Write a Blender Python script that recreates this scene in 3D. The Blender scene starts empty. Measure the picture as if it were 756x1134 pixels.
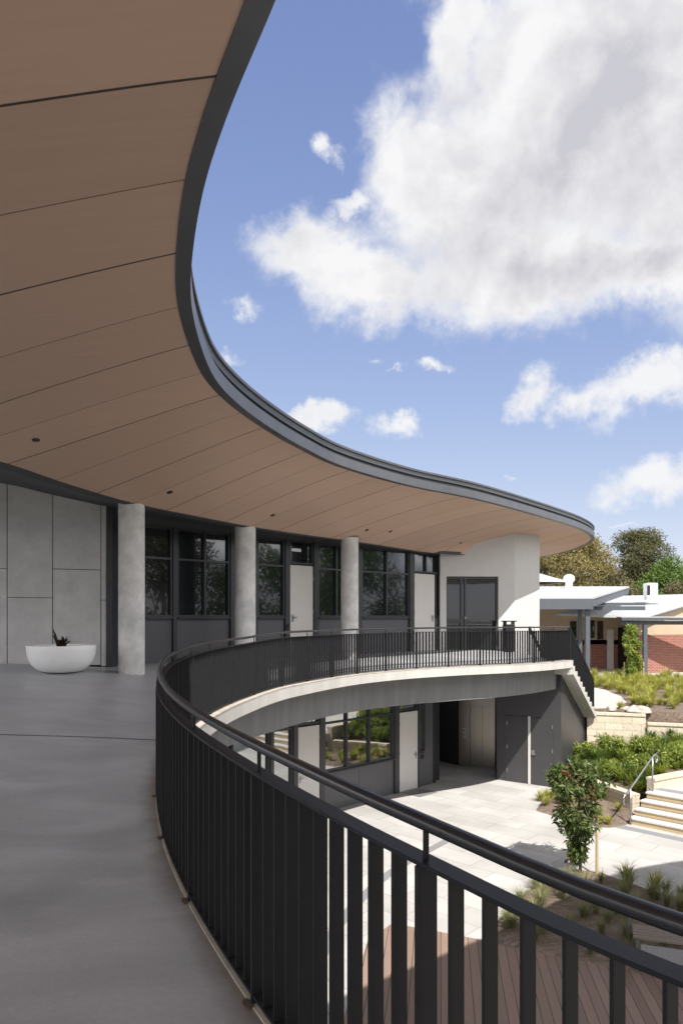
import bpy, bmesh, math, random
import numpy as np
from mathutils import Vector, Matrix
from mathutils.bvhtree import BVHTree

random.seed(7)
RNG = np.random.default_rng(11)
SC = bpy.context.scene
COL = SC.collection
R = math.radians
EYE = 1.6
F = 780.0          # focal length in pixels of the 756 x 1134 photograph
HX, HY = 378.0, 683.5
GZ = -3.65         # courtyard level
TZ = -1.50         # upper terrace level


def at(x, y, Y):
    return Vector(((x - HX) / F * Y, Y, EYE + (HY - y) / F * Y))


def gnd(x, y, z=GZ):
    Y = F * (EYE - z) / (y - HY)
    return Vector(((x - HX) / F * Y, Y, z))


def lerp(a, b, t):
    return a + (b - a) * t


def interp(x, xs, ys):
    return float(np.interp(x, xs, ys))


# ------------------------------------------------------------------ materials
def mat(name):
    m = bpy.data.materials.new(name)
    m.use_nodes = True
    nt = m.node_tree
    b = nt.nodes['Principled BSDF']
    return m, nt, b


def node(nt, typ, **kw):
    n = nt.nodes.new(typ)
    for k, v in kw.items():
        if k in n.inputs.keys() if hasattr(n.inputs, 'keys') else False:
            n.inputs[k].default_value = v
        else:
            setattr(n, k, v)
    return n


def simple(name, col, rough=0.6, metal=0.0, var=0.08, scale=6.0, bump=0.0, bscale=60.0, spec=None, stretch=None):
    m, nt, b = mat(name)
    L = nt.links
    tc = nt.nodes.new('ShaderNodeTexCoord')
    src = tc.outputs['Object']
    if stretch:
        mp = nt.nodes.new('ShaderNodeMapping')
        mp.inputs['Scale'].default_value = stretch
        L.new(src, mp.inputs['Vector'])
        src = mp.outputs['Vector']
    nz = nt.nodes.new('ShaderNodeTexNoise')
    nz.inputs['Scale'].default_value = scale
    nz.inputs['Detail'].default_value = 6
    nz.inputs['Roughness'].default_value = 0.62
    L.new(src, nz.inputs['Vector'])
    mx = nt.nodes.new('ShaderNodeMix')
    mx.data_type = 'RGBA'
    mx.inputs['A'].default_value = (*[c * (1 - var) for c in col], 1)
    mx.inputs['B'].default_value = (*[min(1, c * (1 + var)) for c in col], 1)
    rp = nt.nodes.new('ShaderNodeMapRange')
    rp.inputs['From Min'].default_value = 0.3
    rp.inputs['From Max'].default_value = 0.7
    L.new(nz.outputs['Fac'], rp.inputs['Value'])
    L.new(rp.outputs['Result'], mx.inputs['Factor'])
    L.new(mx.outputs['Result'], b.inputs['Base Color'])
    b.inputs['Roughness'].default_value = rough
    b.inputs['Metallic'].default_value = metal
    if spec is not None:
        b.inputs['Specular IOR Level'].default_value = spec
    if bump > 0:
        n2 = nt.nodes.new('ShaderNodeTexNoise')
        n2.inputs['Scale'].default_value = bscale
        n2.inputs['Detail'].default_value = 4
        L.new(src, n2.inputs['Vector'])
        bp = nt.nodes.new('ShaderNodeBump')
        bp.inputs['Strength'].default_value = bump
        bp.inputs['Distance'].default_value = 0.02
        L.new(n2.outputs['Fac'], bp.inputs['Height'])
        L.new(bp.outputs['Normal'], b.inputs['Normal'])
    m['_dummy'] = 0
    del m['_dummy']
    return m


def leafmat(name, c1, c2, rough=0.5, trans=0.25):
    m, nt, b = mat(name)
    L = nt.links
    g = nt.nodes.new('ShaderNodeNewGeometry')
    mx = nt.nodes.new('ShaderNodeMix')
    mx.data_type = 'RGBA'
    mx.inputs['A'].default_value = (*c1, 1)
    mx.inputs['B'].default_value = (*c2, 1)
    L.new(g.outputs['Random Per Island'], mx.inputs['Factor'])
    L.new(mx.outputs['Result'], b.inputs['Base Color'])
    b.inputs['Roughness'].default_value = rough
    b.inputs['Specular IOR Level'].default_value = 0.35
    tr = nt.nodes.new('ShaderNodeBsdfTranslucent')
    L.new(mx.outputs['Result'], tr.inputs['Color'])
    ms = nt.nodes.new('ShaderNodeMixShader')
    ms.inputs['Fac'].default_value = trans
    L.new(b.outputs['BSDF'], ms.inputs[1])
    L.new(tr.outputs['BSDF'], ms.inputs[2])
    L.new(ms.outputs['Shader'], nt.nodes['Material Output'].inputs['Surface'])
    return m


def glassmat(name, refl, tint=(0.010, 0.012, 0.014)):
    m, nt, b = mat(name)
    L = nt.links
    b.inputs['Base Color'].default_value = (*tint, 1)
    b.inputs['Roughness'].default_value = 0.08
    gl = nt.nodes.new('ShaderNodeBsdfGlossy')
    gl.inputs['Roughness'].default_value = 0.004
    gl.inputs['Color'].default_value = (0.93, 0.96, 0.97, 1)
    tc = nt.nodes.new('ShaderNodeTexCoord')
    nz = nt.nodes.new('ShaderNodeTexNoise')
    nz.inputs['Scale'].default_value = 0.9
    L.new(tc.outputs['Object'], nz.inputs['Vector'])
    bp = nt.nodes.new('ShaderNodeBump')
    bp.inputs['Strength'].default_value = 0.04
    bp.inputs['Distance'].default_value = 0.05
    L.new(nz.outputs['Fac'], bp.inputs['Height'])
    L.new(bp.outputs['Normal'], gl.inputs['Normal'])
    ms = nt.nodes.new('ShaderNodeMixShader')
    ms.inputs['Fac'].default_value = refl
    L.new(b.outputs['BSDF'], ms.inputs[1])
    L.new(gl.outputs['BSDF'], ms.inputs[2])
    L.new(ms.outputs['Shader'], nt.nodes['Material Output'].inputs['Surface'])
    return m


M = {}
M['rail'] = simple('charcoal_powdercoat', (0.015, 0.015, 0.017), 0.45, 0.0, 0.12, 9, spec=.2)
M['railgloss'] = simple('charcoal_gloss_tube', (0.019, 0.019, 0.022), 0.27, 0.0, 0.12, 9)
M['fascia'] = simple('grey_flashing', (0.078, 0.082, 0.092), 0.36, 0.35, 0.12, 3)
M['fascia2'] = simple('dark_roof_flashing', (0.065, 0.068, 0.075), 0.4, 0.3, 0.12, 3)
M['bulkhead'] = simple('dark_grey_lining', (0.055, 0.057, 0.062), 0.6, 0, 0.08, 3)
M['clad'] = simple('charcoal_cladding', (0.085, 0.085, 0.093), 0.45, 0.1, 0.06, 2.5)
M['frame'] = simple('window_frame_grey', (0.050, 0.052, 0.057), 0.4, 0.3, 0.08, 5)
M['darkclad'] = simple('dark_composite_cladding', (0.055, 0.053, 0.058), 0.42, 0.15, 0.08, 2)
M['door'] = simple('pale_door_paint', (0.57, 0.545, 0.52), 0.45, 0, 0.03, 3)
M['white'] = simple('white_render', (0.50, 0.485, 0.47), 0.75, 0, 0.03, 4, 0.05, 120)
M['planter'] = simple('white_planter_glaze', (0.85, 0.85, 0.85), 0.5, 0, 0.03, 4)
M['steel'] = simple('stainless_steel', (0.23, 0.21, 0.19), 0.28, 0.95, 0.10, 3, stretch=(40, 40, 1))
M['chrome'] = simple('satin_chrome', (0.36, 0.36, 0.37), 0.33, 0.9, 0.05, 3)
M['black'] = simple('black_plastic', (0.012, 0.012, 0.013), 0.4, 0, 0.1, 4)
M['soil'] = simple('dark_soil', (0.05, 0.038, 0.028), 0.95, 0, 0.4, 30, 0.6, 60)
M['bark'] = simple('grey_brown_bark', (0.16, 0.12, 0.09), 0.9, 0, 0.3, 8, 0.6, 30)
M['gumbark'] = simple('pale_gum_bark', (0.34, 0.29, 0.23), 0.9, 0, 0.3, 3, 0.3, 10)
M['stake'] = simple('pine_stake', (0.45, 0.33, 0.20), 0.8, 0, 0.15, 10)
M['roofw'] = simple('pale_roof_sheet', (0.36, 0.37, 0.385), 0.45, 0.0, 0.04, 1.5)
M['cream'] = simple('cream_render', (0.42, 0.33, 0.235), 0.8, 0, 0.05, 2)
M['beam'] = simple('blue_grey_steel', (0.075, 0.085, 0.10), 0.5, 0.1, 0.06, 3)
M['rock'] = simple('pale_garden_rock', (0.40, 0.365, 0.33), 0.9, 0, 0.15, 6, 0.5, 20)
M['seat'] = simple('weathered_bench_timber', (0.20, 0.165, 0.135), 0.75, 0, 0.25, 5, 0.2, 40, stretch=(1, 12, 12))
M['benchmetal'] = simple('bench_frame_metal', (0.16, 0.165, 0.175), 0.4, 0.5, 0.05, 5)
M['mesh'] = simple('galvanised_mesh', (0.35, 0.36, 0.38), 0.5, 0.5, 0.3, 120)
M['terrain'] = simple('dry_grass_ground', (0.04, 0.05, 0.022), 0.95, 0, 0.3, 0.6)
M['pale_path'] = simple('pale_concrete_path', (0.43, 0.405, 0.37), 0.85, 0, 0.06, 1.5, 0.1, 60)
M['fabricmat'] = simple('entry_grate', (0.20, 0.20, 0.20), 0.6, 0.2, 0.2, 60)
M['tactile'] = simple('grey_tactile', (0.22, 0.22, 0.23), 0.7, 0, 0.35, 70, 0.5, 90)
M['riser'] = simple('sandstone_riser', (0.44, 0.34, 0.21), 0.85, 0, 0.08, 5)
M['nosing'] = simple('pale_tread', (0.52, 0.50, 0.47), 0.8, 0, 0.05, 5)
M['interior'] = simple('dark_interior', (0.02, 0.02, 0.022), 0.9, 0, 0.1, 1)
M['glass_up'] = glassmat('dark_window_glass', 0.055)
M['glass_low'] = glassmat('reflective_window_glass', 0.42)
M['glass_far'] = glassmat('far_window_glass', 0.15)
M['leaf_young'] = leafmat('glossy_leaf', (0.045, 0.075, 0.02), (0.13, 0.165, 0.05), 0.38, 0.25)
M['leaf_red'] = leafmat('reddish_leaf', (0.20, 0.07, 0.03), (0.13, 0.09, 0.03), 0.45, 0.25)
M['leaf_lush'] = leafmat('lush_leaf', (0.12, 0.19, 0.03), (0.30, 0.34, 0.065), 0.45, 0.35)
M['leaf_lime'] = leafmat('lime_leaf', (0.30, 0.34, 0.04), (0.42, 0.41, 0.08), 0.5, 0.35)
M['leaf_deep'] = leafmat('deep_green_leaf', (0.04, 0.085, 0.02), (0.10, 0.15, 0.04), 0.4, 0.3)
M['tuss'] = leafmat('grey_green_blade', (0.16, 0.18, 0.07), (0.26, 0.25, 0.12), 0.6, 0.3)
M['tussl'] = leafmat('yellow_green_blade', (0.25, 0.27, 0.04), (0.42, 0.40, 0.09), 0.55, 0.35)
M['gum_y'] = leafmat('olive_gum_leaf', (0.17, 0.145, 0.05), (0.31, 0.25, 0.10), 0.6, 0.25)
M['gum_d'] = leafmat('dark_gum_leaf', (0.07, 0.075, 0.03), (0.16, 0.15, 0.065), 0.6, 0.25)
M['tree_g'] = leafmat('fresh_green_leaf', (0.06, 0.12, 0.02), (0.15, 0.22, 0.045), 0.55, 0.3)
M['bush_b'] = leafmat('brownish_bush_leaf', (0.10, 0.085, 0.04), (0.18, 0.16, 0.08), 0.6, 0.25)
M['leaf_dark'] = leafmat('burgundy_leaf', (0.06, 0.018, 0.02), (0.045, 0.06, 0.03), 0.4, 0.1)


def concrete_wall_mat():
    m, nt, b = mat('fibre_cement_panel')
    L = nt.links
    tc = nt.nodes.new('ShaderNodeTexCoord')
    nz = nt.nodes.new('ShaderNodeTexNoise')
    nz.inputs['Scale'].default_value = 2.2
    nz.inputs['Detail'].default_value = 8
    nz.inputs['Roughness'].default_value = 0.7
    L.new(tc.outputs['Object'], nz.inputs['Vector'])
    n2 = nt.nodes.new('ShaderNodeTexNoise')
    n2.inputs['Scale'].default_value = 55
    n2.inputs['Detail'].default_value = 3
    L.new(tc.outputs['Object'], n2.inputs['Vector'])
    ad = nt.nodes.new('ShaderNodeMath')
    ad.operation = 'MULTIPLY_ADD'
    ad.inputs[1].default_value = 0.45
    L.new(n2.outputs['Fac'], ad.inputs[0])
    L.new(nz.outputs['Fac'], ad.inputs[2])
    cr = nt.nodes.new('ShaderNodeValToRGB')
    cr.color_ramp.elements[0].position = 0.45
    cr.color_ramp.elements[0].color = (0.42, 0.41, 0.41, 1)
    cr.color_ramp.elements[1].position = 1.0
    cr.color_ramp.elements[1].color = (0.62, 0.605, 0.60, 1)
    L.new(ad.outputs[0], cr.inputs['Fac'])
    L.new(cr.outputs['Color'], b.inputs['Base Color'])
    b.inputs['Roughness'].default_value = 0.8
    return m


def column_mat():
    m, nt, b = mat('cast_concrete')
    L = nt.links
    tc = nt.nodes.new('ShaderNodeTexCoord')
    nz = nt.nodes.new('ShaderNodeTexNoise')
    nz.inputs['Scale'].default_value = 2.6
    nz.inputs['Detail'].default_value = 8
    nz.inputs['Roughness'].default_value = 0.7
    L.new(tc.outputs['Object'], nz.inputs['Vector'])
    cr = nt.nodes.new('ShaderNodeValToRGB')
    cr.color_ramp.elements[0].position = 0.32
    cr.color_ramp.elements[0].color = (0.42, 0.415, 0.41, 1)
    cr.color_ramp.elements[1].position = 0.62
    cr.color_ramp.elements[1].color = (0.66, 0.65, 0.64, 1)
    L.new(nz.outputs['Fac'], cr.inputs['Fac'])
    vo = nt.nodes.new('ShaderNodeTexVoronoi')
    vo.inputs['Scale'].default_value = 9
    L.new(tc.outputs['Object'], vo.inputs['Vector'])
    n3 = nt.nodes.new('ShaderNodeTexNoise')
    n3.inputs['Scale'].default_value = 3.3
    L.new(tc.outputs['Object'], n3.inputs['Vector'])
    lt = nt.nodes.new('ShaderNodeMath')
    lt.operation = 'LESS_THAN'
    lt.inputs[1].default_value = 0.13
    L.new(vo.outputs['Distance'], lt.inputs[0])
    gt = nt.nodes.new('ShaderNodeMath')
    gt.operation = 'GREATER_THAN'
    gt.inputs[1].default_value = 0.53
    L.new(n3.outputs['Fac'], gt.inputs[0])
    mu = nt.nodes.new('ShaderNodeMath')
    mu.operation = 'MULTIPLY'
    L.new(lt.outputs[0], mu.inputs[0])
    L.new(gt.outputs[0], mu.inputs[1])
    mu2 = nt.nodes.new('ShaderNodeMath')
    mu2.operation = 'MULTIPLY'
    mu2.inputs[1].default_value = 0.55
    L.new(mu.outputs[0], mu2.inputs[0])
    mx = nt.nodes.new('ShaderNodeMix')
    mx.data_type = 'RGBA'
    mx.inputs['B'].default_value = (0.22, 0.21, 0.195, 1)
    L.new(mu2.outputs[0], mx.inputs['Factor'])
    L.new(cr.outputs['Color'], mx.inputs['A'])
    L.new(mx.outputs['Result'], b.inputs['Base Color'])
    b.inputs['Roughness'].default_value = 0.75
    return m


def soffit_mat():
    """timber-look ceiling sheets with dark joints between boards"""
    m, nt, b = mat('timber_look_soffit')
    L = nt.links
    tc = nt.nodes.new('ShaderNodeTexCoord')
    # boards fan slightly round the curve: running measure stored on the mesh, 0.88 m boards
    v = nt.nodes.new('ShaderNodeAttribute')
    v.attribute_name = 'board'

    def joint(period, width, off):
        a = nt.nodes.new('ShaderNodeMath')
        a.operation = 'ADD'
        a.inputs[1].default_value = off
        L.new(v.outputs['Fac'], a.inputs[0])
        p = nt.nodes.new('ShaderNodeMath')
        p.operation = 'PINGPONG'
        p.inputs[1].default_value = period / 2
        L.new(a.outputs[0], p.inputs[0])
        l = nt.nodes.new('ShaderNodeMapRange')
        l.inputs['From Min'].default_value = width * 0.5
        l.inputs['From Max'].default_value = width
        l.inputs['To Min'].default_value = 1
        l.inputs['To Max'].default_value = 0
        L.new(p.outputs[0], l.inputs['Value'])
        return l.outputs['Result']
    j1 = joint(1.76, 0.013, -3.86)
    j2 = joint(1.76, 0.008, -4.74)
    mp = nt.nodes.new('ShaderNodeMapping')
    mp.inputs['Scale'].default_value = (0.35, 7, 3)
    L.new(tc.outputs['Object'], mp.inputs['Vector'])
    nz = nt.nodes.new('ShaderNodeTexNoise')
    nz.inputs['Scale'].default_value = 2.2
    nz.inputs['Detail'].default_value = 8
    nz.inputs['Roughness'].default_value = 0.65
    L.new(mp.outputs['Vector'], nz.inputs['Vector'])
    cr = nt.nodes.new('ShaderNodeValToRGB')
    cr.color_ramp.elements[0].position = 0.25
    cr.color_ramp.elements[0].color = (0.535, 0.365, 0.27, 1)
    cr.color_ramp.elements[1].position = 0.75
    cr.color_ramp.elements[1].color = (0.595, 0.41, 0.31, 1)
    L.new(nz.outputs['Fac'], cr.inputs['Fac'])
    bd_ = nt.nodes.new('ShaderNodeMath')
    bd_.operation = 'MULTIPLY_ADD'
    bd_.inputs[1].default_value = 1 / .88
    bd_.inputs[2].default_value = -3.86 / .88 + 20
    L.new(v.outputs['Fac'], bd_.inputs[0])
    bf_ = nt.nodes.new('ShaderNodeMath')
    bf_.operation = 'FLOOR'
    L.new(bd_.outputs[0], bf_.inputs[0])
    wn_ = nt.nodes.new('ShaderNodeTexWhiteNoise')
    wn_.noise_dimensions = '1D'
    L.new(bf_.outputs[0], wn_.inputs['W'])
    mr_ = nt.nodes.new('ShaderNodeMapRange')
    mr_.inputs['To Min'].default_value = .93
    mr_.inputs['To Max'].default_value = 1.06
    L.new(wn_.outputs['Value'], mr_.inputs['Value'])
    bs_ = nt.nodes.new('ShaderNodeVectorMath')
    bs_.operation = 'SCALE'
    L.new(cr.outputs['Color'], bs_.inputs[0])
    L.new(mr_.outputs['Result'], bs_.inputs['Scale'])
    m1 = nt.nodes.new('ShaderNodeMix')
    m1.data_type = 'RGBA'
    m1.inputs['B'].default_value = (0.035, 0.025, 0.02, 1)
    L.new(j1, m1.inputs['Factor'])
    L.new(bs_.outputs[0], m1.inputs['A'])
    m2 = nt.nodes.new('ShaderNodeMix')
    m2.data_type = 'RGBA'
    m2.inputs['B'].default_value = (0.16, 0.10, 0.07, 1)
    L.new(j2, m2.inputs['Factor'])
    L.new(m1.outputs['Result'], m2.inputs['A'])
    L.new(m2.outputs['Result'], b.inputs['Base Color'])
    b.inputs['Roughness'].default_value = 0.5
    b.inputs['Specular IOR Level'].default_value = 0.3
    return m


def floor_mat():
    m, nt, b = mat('trowelled_concrete')
    L = nt.links
    tc = nt.nodes.new('ShaderNodeTexCoord')
    mp = nt.nodes.new('ShaderNodeMapping')
    mp.inputs['Scale'].default_value = (0.8, 1.7, 1)
    L.new(tc.outputs['Object'], mp.inputs['Vector'])
    nz = nt.nodes.new('ShaderNodeTexNoise')
    nz.inputs['Scale'].default_value = 1.1
    nz.inputs['Detail'].default_value = 9
    nz.inputs['Roughness'].default_value = 0.6
    nz.inputs['Distortion'].default_value = 0.6
    L.new(mp.outputs['Vector'], nz.inputs['Vector'])
    cr = nt.nodes.new('ShaderNodeValToRGB')
    e = cr.color_ramp.elements
    e[0].position = 0.3
    e[0].color = (0.305, 0.309, 0.322, 1)
    e[1].position = 0.72
    e[1].color = (0.46, 0.466, 0.484, 1)
    L.new(nz.outputs['Fac'], cr.inputs['Fac'])
    # pits
    vo = nt.nodes.new('ShaderNodeTexVoronoi')
    vo.inputs['Scale'].default_value = 3.1
    L.new(tc.outputs['Object'], vo.inputs['Vector'])
    lt = nt.nodes.new('ShaderNodeMath')
    lt.operation = 'LESS_THAN'
    lt.inputs[1].default_value = 0.028
    L.new(vo.outputs['Distance'], lt.inputs[0])
    mxp = nt.nodes.new('ShaderNodeMix')
    mxp.data_type = 'RGBA'
    mxp.inputs['B'].default_value = (0.09, 0.085, 0.08, 1)
    L.new(lt.outputs[0], mxp.inputs['Factor'])
    sk_ = nt.nodes.new('ShaderNodeTexNoise')
    sk_.inputs['Scale'].default_value = 42
    sk_.inputs['Detail'].default_value = 6
    sk_.inputs['Roughness'].default_value = .75
    L.new(tc.outputs['Object'], sk_.inputs['Vector'])
    b3_ = nt.nodes.new('ShaderNodeTexNoise')
    b3_.inputs['Scale'].default_value = .45
    b3_.inputs['Detail'].default_value = 5
    b3_.inputs['Distortion'].default_value = 1.2
    L.new(tc.outputs['Object'], b3_.inputs['Vector'])
    sm_ = nt.nodes.new('ShaderNodeMath')
    sm_.operation = 'ADD'
    L.new(sk_.outputs['Fac'], sm_.inputs[0])
    L.new(b3_.outputs['Fac'], sm_.inputs[1])
    sr_ = nt.nodes.new('ShaderNodeMapRange')
    sr_.inputs['From Min'].default_value = .6
    sr_.inputs['From Max'].default_value = 1.4
    sr_.inputs['To Min'].default_value = .80
    sr_.inputs['To Max'].default_value = 1.18
    L.new(sm_.outputs[0], sr_.inputs['Value'])
    ss_ = nt.nodes.new('ShaderNodeVectorMath')
    ss_.operation = 'SCALE'
    L.new(cr.outputs['Color'], ss_.inputs[0])
    L.new(sr_.outputs['Result'], ss_.inputs['Scale'])
    L.new(ss_.outputs[0], mxp.inputs['A'])
    # brown water stain along the slab edge (attribute: distance to the edge)
    at_ = nt.nodes.new('ShaderNodeAttribute')
    at_.attribute_name = 'edge'
    n2 = nt.nodes.new('ShaderNodeTexNoise')
    n2.inputs['Scale'].default_value = 5
    n2.inputs['Detail'].default_value = 6
    L.new(tc.outputs['Object'], n2.inputs['Vector'])
    sb = nt.nodes.new('ShaderNodeMath')
    sb.operation = 'MULTIPLY_ADD'
    sb.inputs[1].default_value = -0.22
    L.new(n2.outputs['Fac'], sb.inputs[0])
    L.new(at_.outputs['Fac'], sb.inputs[2])
    mr = nt.nodes.new('ShaderNodeMapRange')
    mr.inputs['From Min'].default_value = -0.09
    mr.inputs['From Max'].default_value = 0.06
    mr.inputs['To Min'].default_value = 0.75
    mr.inputs['To Max'].default_value = 0
    L.new(sb.outputs[0], mr.inputs['Value'])
    mx2 = nt.nodes.new('ShaderNodeMix')
    mx2.data_type = 'RGBA'
    mx2.inputs['B'].default_value = (0.17, 0.135, 0.10, 1)
    L.new(mr.outputs['Result'], mx2.inputs['Factor'])
    L.new(mxp.outputs['Result'], mx2.inputs['A'])
    L.new(mx2.outputs['Result'], b.inputs['Base Color'])
    rr = nt.nodes.new('ShaderNodeMapRange')
    rr.inputs['To Min'].default_value = 0.27
    rr.inputs['To Max'].default_value = 0.52
    L.new(nz.outputs['Fac'], rr.inputs['Value'])
    L.new(rr.outputs['Result'], b.inputs['Roughness'])
    b.inputs['Specular IOR Level'].default_value = 0.4
    return m


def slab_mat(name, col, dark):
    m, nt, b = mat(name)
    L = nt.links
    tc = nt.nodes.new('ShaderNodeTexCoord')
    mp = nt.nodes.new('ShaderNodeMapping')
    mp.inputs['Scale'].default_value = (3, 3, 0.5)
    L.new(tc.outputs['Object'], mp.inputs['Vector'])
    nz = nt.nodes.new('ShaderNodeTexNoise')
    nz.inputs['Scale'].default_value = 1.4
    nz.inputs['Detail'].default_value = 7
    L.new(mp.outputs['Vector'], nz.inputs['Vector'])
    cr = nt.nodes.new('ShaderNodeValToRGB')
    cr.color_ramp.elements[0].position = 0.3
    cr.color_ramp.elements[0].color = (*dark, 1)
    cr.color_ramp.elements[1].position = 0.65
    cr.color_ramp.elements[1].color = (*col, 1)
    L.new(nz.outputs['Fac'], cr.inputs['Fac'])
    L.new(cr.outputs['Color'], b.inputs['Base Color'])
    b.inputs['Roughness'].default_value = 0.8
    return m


def paving_mat():
    m, nt, b = mat('courtyard_paving')
    L = nt.links
    tc = nt.nodes.new('ShaderNodeTexCoord')
    mp = nt.nodes.new('ShaderNodeMapping')
    mp.inputs['Rotation'].default_value = (0, 0, R(44))
    L.new(tc.outputs['Object'], mp.inputs['Vector'])
    br = nt.nodes.new('ShaderNodeTexBrick')
    br.offset = 0.5
    br.inputs['Scale'].default_value = 1.0
    br.inputs['Brick Width'].default_value = 1.2
    br.inputs['Row Height'].default_value = 0.6
    br.inputs['Mortar Size'].default_value = 0.006
    br.inputs['Color1'].default_value = (0.39, 0.377, 0.36, 1)
    br.inputs['Color2'].default_value = (0.475, 0.46, 0.44, 1)
    br.inputs['Mortar'].default_value = (0.22, 0.21, 0.195, 1)
    L.new(mp.outputs['Vector'], br.inputs['Vector'])
    nz = nt.nodes.new('ShaderNodeTexNoise')
    nz.inputs['Scale'].default_value = 0.8
    nz.inputs['Detail'].default_value = 8
    L.new(tc.outputs['Object'], nz.inputs['Vector'])
    mr = nt.nodes.new('ShaderNodeMapRange')
    mr.inputs['From Min'].default_value = 0.3
    mr.inputs['From Max'].default_value = 0.7
    mr.inputs['To Min'].default_value = 0.80
    mr.inputs['To Max'].default_value = 1.06
    L.new(nz.outputs['Fac'], mr.inputs['Value'])
    mx = nt.nodes.new('ShaderNodeVectorMath')
    mx.operation = 'SCALE'
    L.new(br.outputs['Color'], mx.inputs[0])
    L.new(mr.outputs['Result'], mx.inputs['Scale'])
    L.new(mx.outputs['Vector'], b.inputs['Base Color'])
    b.inputs['Roughness'].default_value = 0.8
    return m


def board_mat():
    m, nt, b = mat('decking_boards')
    L = nt.links
    tc = nt.nodes.new('ShaderNodeTexCoord')
    mp = nt.nodes.new('ShaderNodeMapping')
    mp.inputs['Rotation'].default_value = (0, 0, R(8))
    L.new(tc.outputs['Object'], mp.inputs['Vector'])
    sp = nt.nodes.new('ShaderNodeSeparateXYZ')
    L.new(mp.outputs['Vector'], sp.inputs[0])
    dv = nt.nodes.new('ShaderNodeMath')
    dv.operation = 'DIVIDE'
    dv.inputs[1].default_value = 0.145
    L.new(sp.outputs['X'], dv.inputs[0])
    fr = nt.nodes.new('ShaderNodeMath')
    fr.operation = 'FRACT'
    L.new(dv.outputs[0], fr.inputs[0])
    fl = nt.nodes.new('ShaderNodeMath')
    fl.operation = 'FLOOR'
    L.new(dv.outputs[0], fl.inputs[0])
    wn = nt.nodes.new('ShaderNodeTexWhiteNoise')
    wn.noise_dimensions = '1D'
    L.new(fl.outputs[0], wn.inputs['W'])
    mp2 = nt.nodes.new('ShaderNodeMapping')
    mp2.inputs['Scale'].default_value = (20, 1.2, 1)
    L.new(mp.outputs['Vector'], mp2.inputs['Vector'])
    nz = nt.nodes.new('ShaderNodeTexNoise')
    nz.inputs['Scale'].default_value = 2
    nz.inputs['Detail'].default_value = 6
    L.new(mp2.outputs['Vector'], nz.inputs['Vector'])
    av = nt.nodes.new('ShaderNodeMath')
    av.operation = 'MULTIPLY_ADD'
    av.inputs[1].default_value = 0.5
    L.new(wn.outputs['Value'], av.inputs[0])
    ml = nt.nodes.new('ShaderNodeMath')
    ml.operation = 'MULTIPLY'
    ml.inputs[1].default_value = 0.5
    L.new(nz.outputs['Fac'], ml.inputs[0])
    L.new(ml.outputs[0], av.inputs[2])
    cr = nt.nodes.new('ShaderNodeValToRGB')
    cr.color_ramp.elements[0].position = 0.1
    cr.color_ramp.elements[0].color = (0.175, 0.12, 0.094, 1)
    cr.color_ramp.elements[1].position = 0.9
    cr.color_ramp.elements[1].color = (0.285, 0.20, 0.158, 1)
    L.new(av.outputs[0], cr.inputs['Fac'])
    lt = nt.nodes.new('ShaderNodeMath')
    lt.operation = 'LESS_THAN'
    lt.inputs[1].default_value = 0.06
    L.new(fr.outputs[0], lt.inputs[0])
    mx = nt.nodes.new('ShaderNodeMix')
    mx.data_type = 'RGBA'
    mx.inputs['B'].default_value = (0.02, 0.015, 0.012, 1)
    L.new(lt.outputs[0], mx.inputs['Factor'])
    L.new(cr.outputs['Color'], mx.inputs['A'])
    L.new(mx.outputs['Result'], b.inputs['Base Color'])
    b.inputs['Roughness'].default_value = 0.7
    return m


def block_mat(name, bw, rh, c1, c2, mortar, ms=0.012, rotz=0.0, bump=0.4):
    """coursed masonry; wall plane coordinates come from the object's own u along the wall, z up"""
    m, nt, b = mat(name)
    L = nt.links
    tc = nt.nodes.new('ShaderNodeTexCoord')
    mp = nt.nodes.new('ShaderNodeMapping')
    mp.inputs['Rotation'].default_value = (0, 0, -rotz)
    L.new(tc.outputs['Object'], mp.inputs['Vector'])
    sp = nt.nodes.new('ShaderNodeSeparateXYZ')
    L.new(mp.outputs['Vector'], sp.inputs[0])
    cb = nt.nodes.new('ShaderNodeCombineXYZ')
    L.new(sp.outputs['X'], cb.inputs['X'])
    L.new(sp.outputs['Z'], cb.inputs['Y'])
    br = nt.nodes.new('ShaderNodeTexBrick')
    br.inputs['Scale'].default_value = 1.0
    br.inputs['Brick Width'].default_value = bw
    br.inputs['Row Height'].default_value = rh
    br.inputs['Mortar Size'].default_value = ms
    br.inputs['Color1'].default_value = (*c1, 1)
    br.inputs['Color2'].default_value = (*c2, 1)
    br.inputs['Mortar'].default_value = (*mortar, 1)
    L.new(cb.outputs[0], br.inputs['Vector'])
    nz = nt.nodes.new('ShaderNodeTexNoise')
    nz.inputs['Scale'].default_value = 14
    nz.inputs['Detail'].default_value = 6
    L.new(tc.outputs['Object'], nz.inputs['Vector'])
    mr = nt.nodes.new('ShaderNodeMapRange')
    mr.inputs['To Min'].default_value = 0.75
    mr.inputs['To Max'].default_value = 1.2
    L.new(nz.outputs['Fac'], mr.inputs['Value'])
    mx = nt.nodes.new('ShaderNodeVectorMath')
    mx.operation = 'SCALE'
    L.new(br.outputs['Color'], mx.inputs[0])
    L.new(mr.outputs['Result'], mx.inputs['Scale'])
    L.new(mx.outputs['Vector'], b.inputs['Base Color'])
    bp = nt.nodes.new('ShaderNodeBump')
    bp.inputs['Strength'].default_value = bump
    bp.inputs['Distance'].default_value = 0.03
    L.new(nz.outputs['Fac'], bp.inputs['Height'])
    L.new(bp.outputs['Normal'], b.inputs['Normal'])
    b.inputs['Roughness'].default_value = 0.9
    return m


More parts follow.
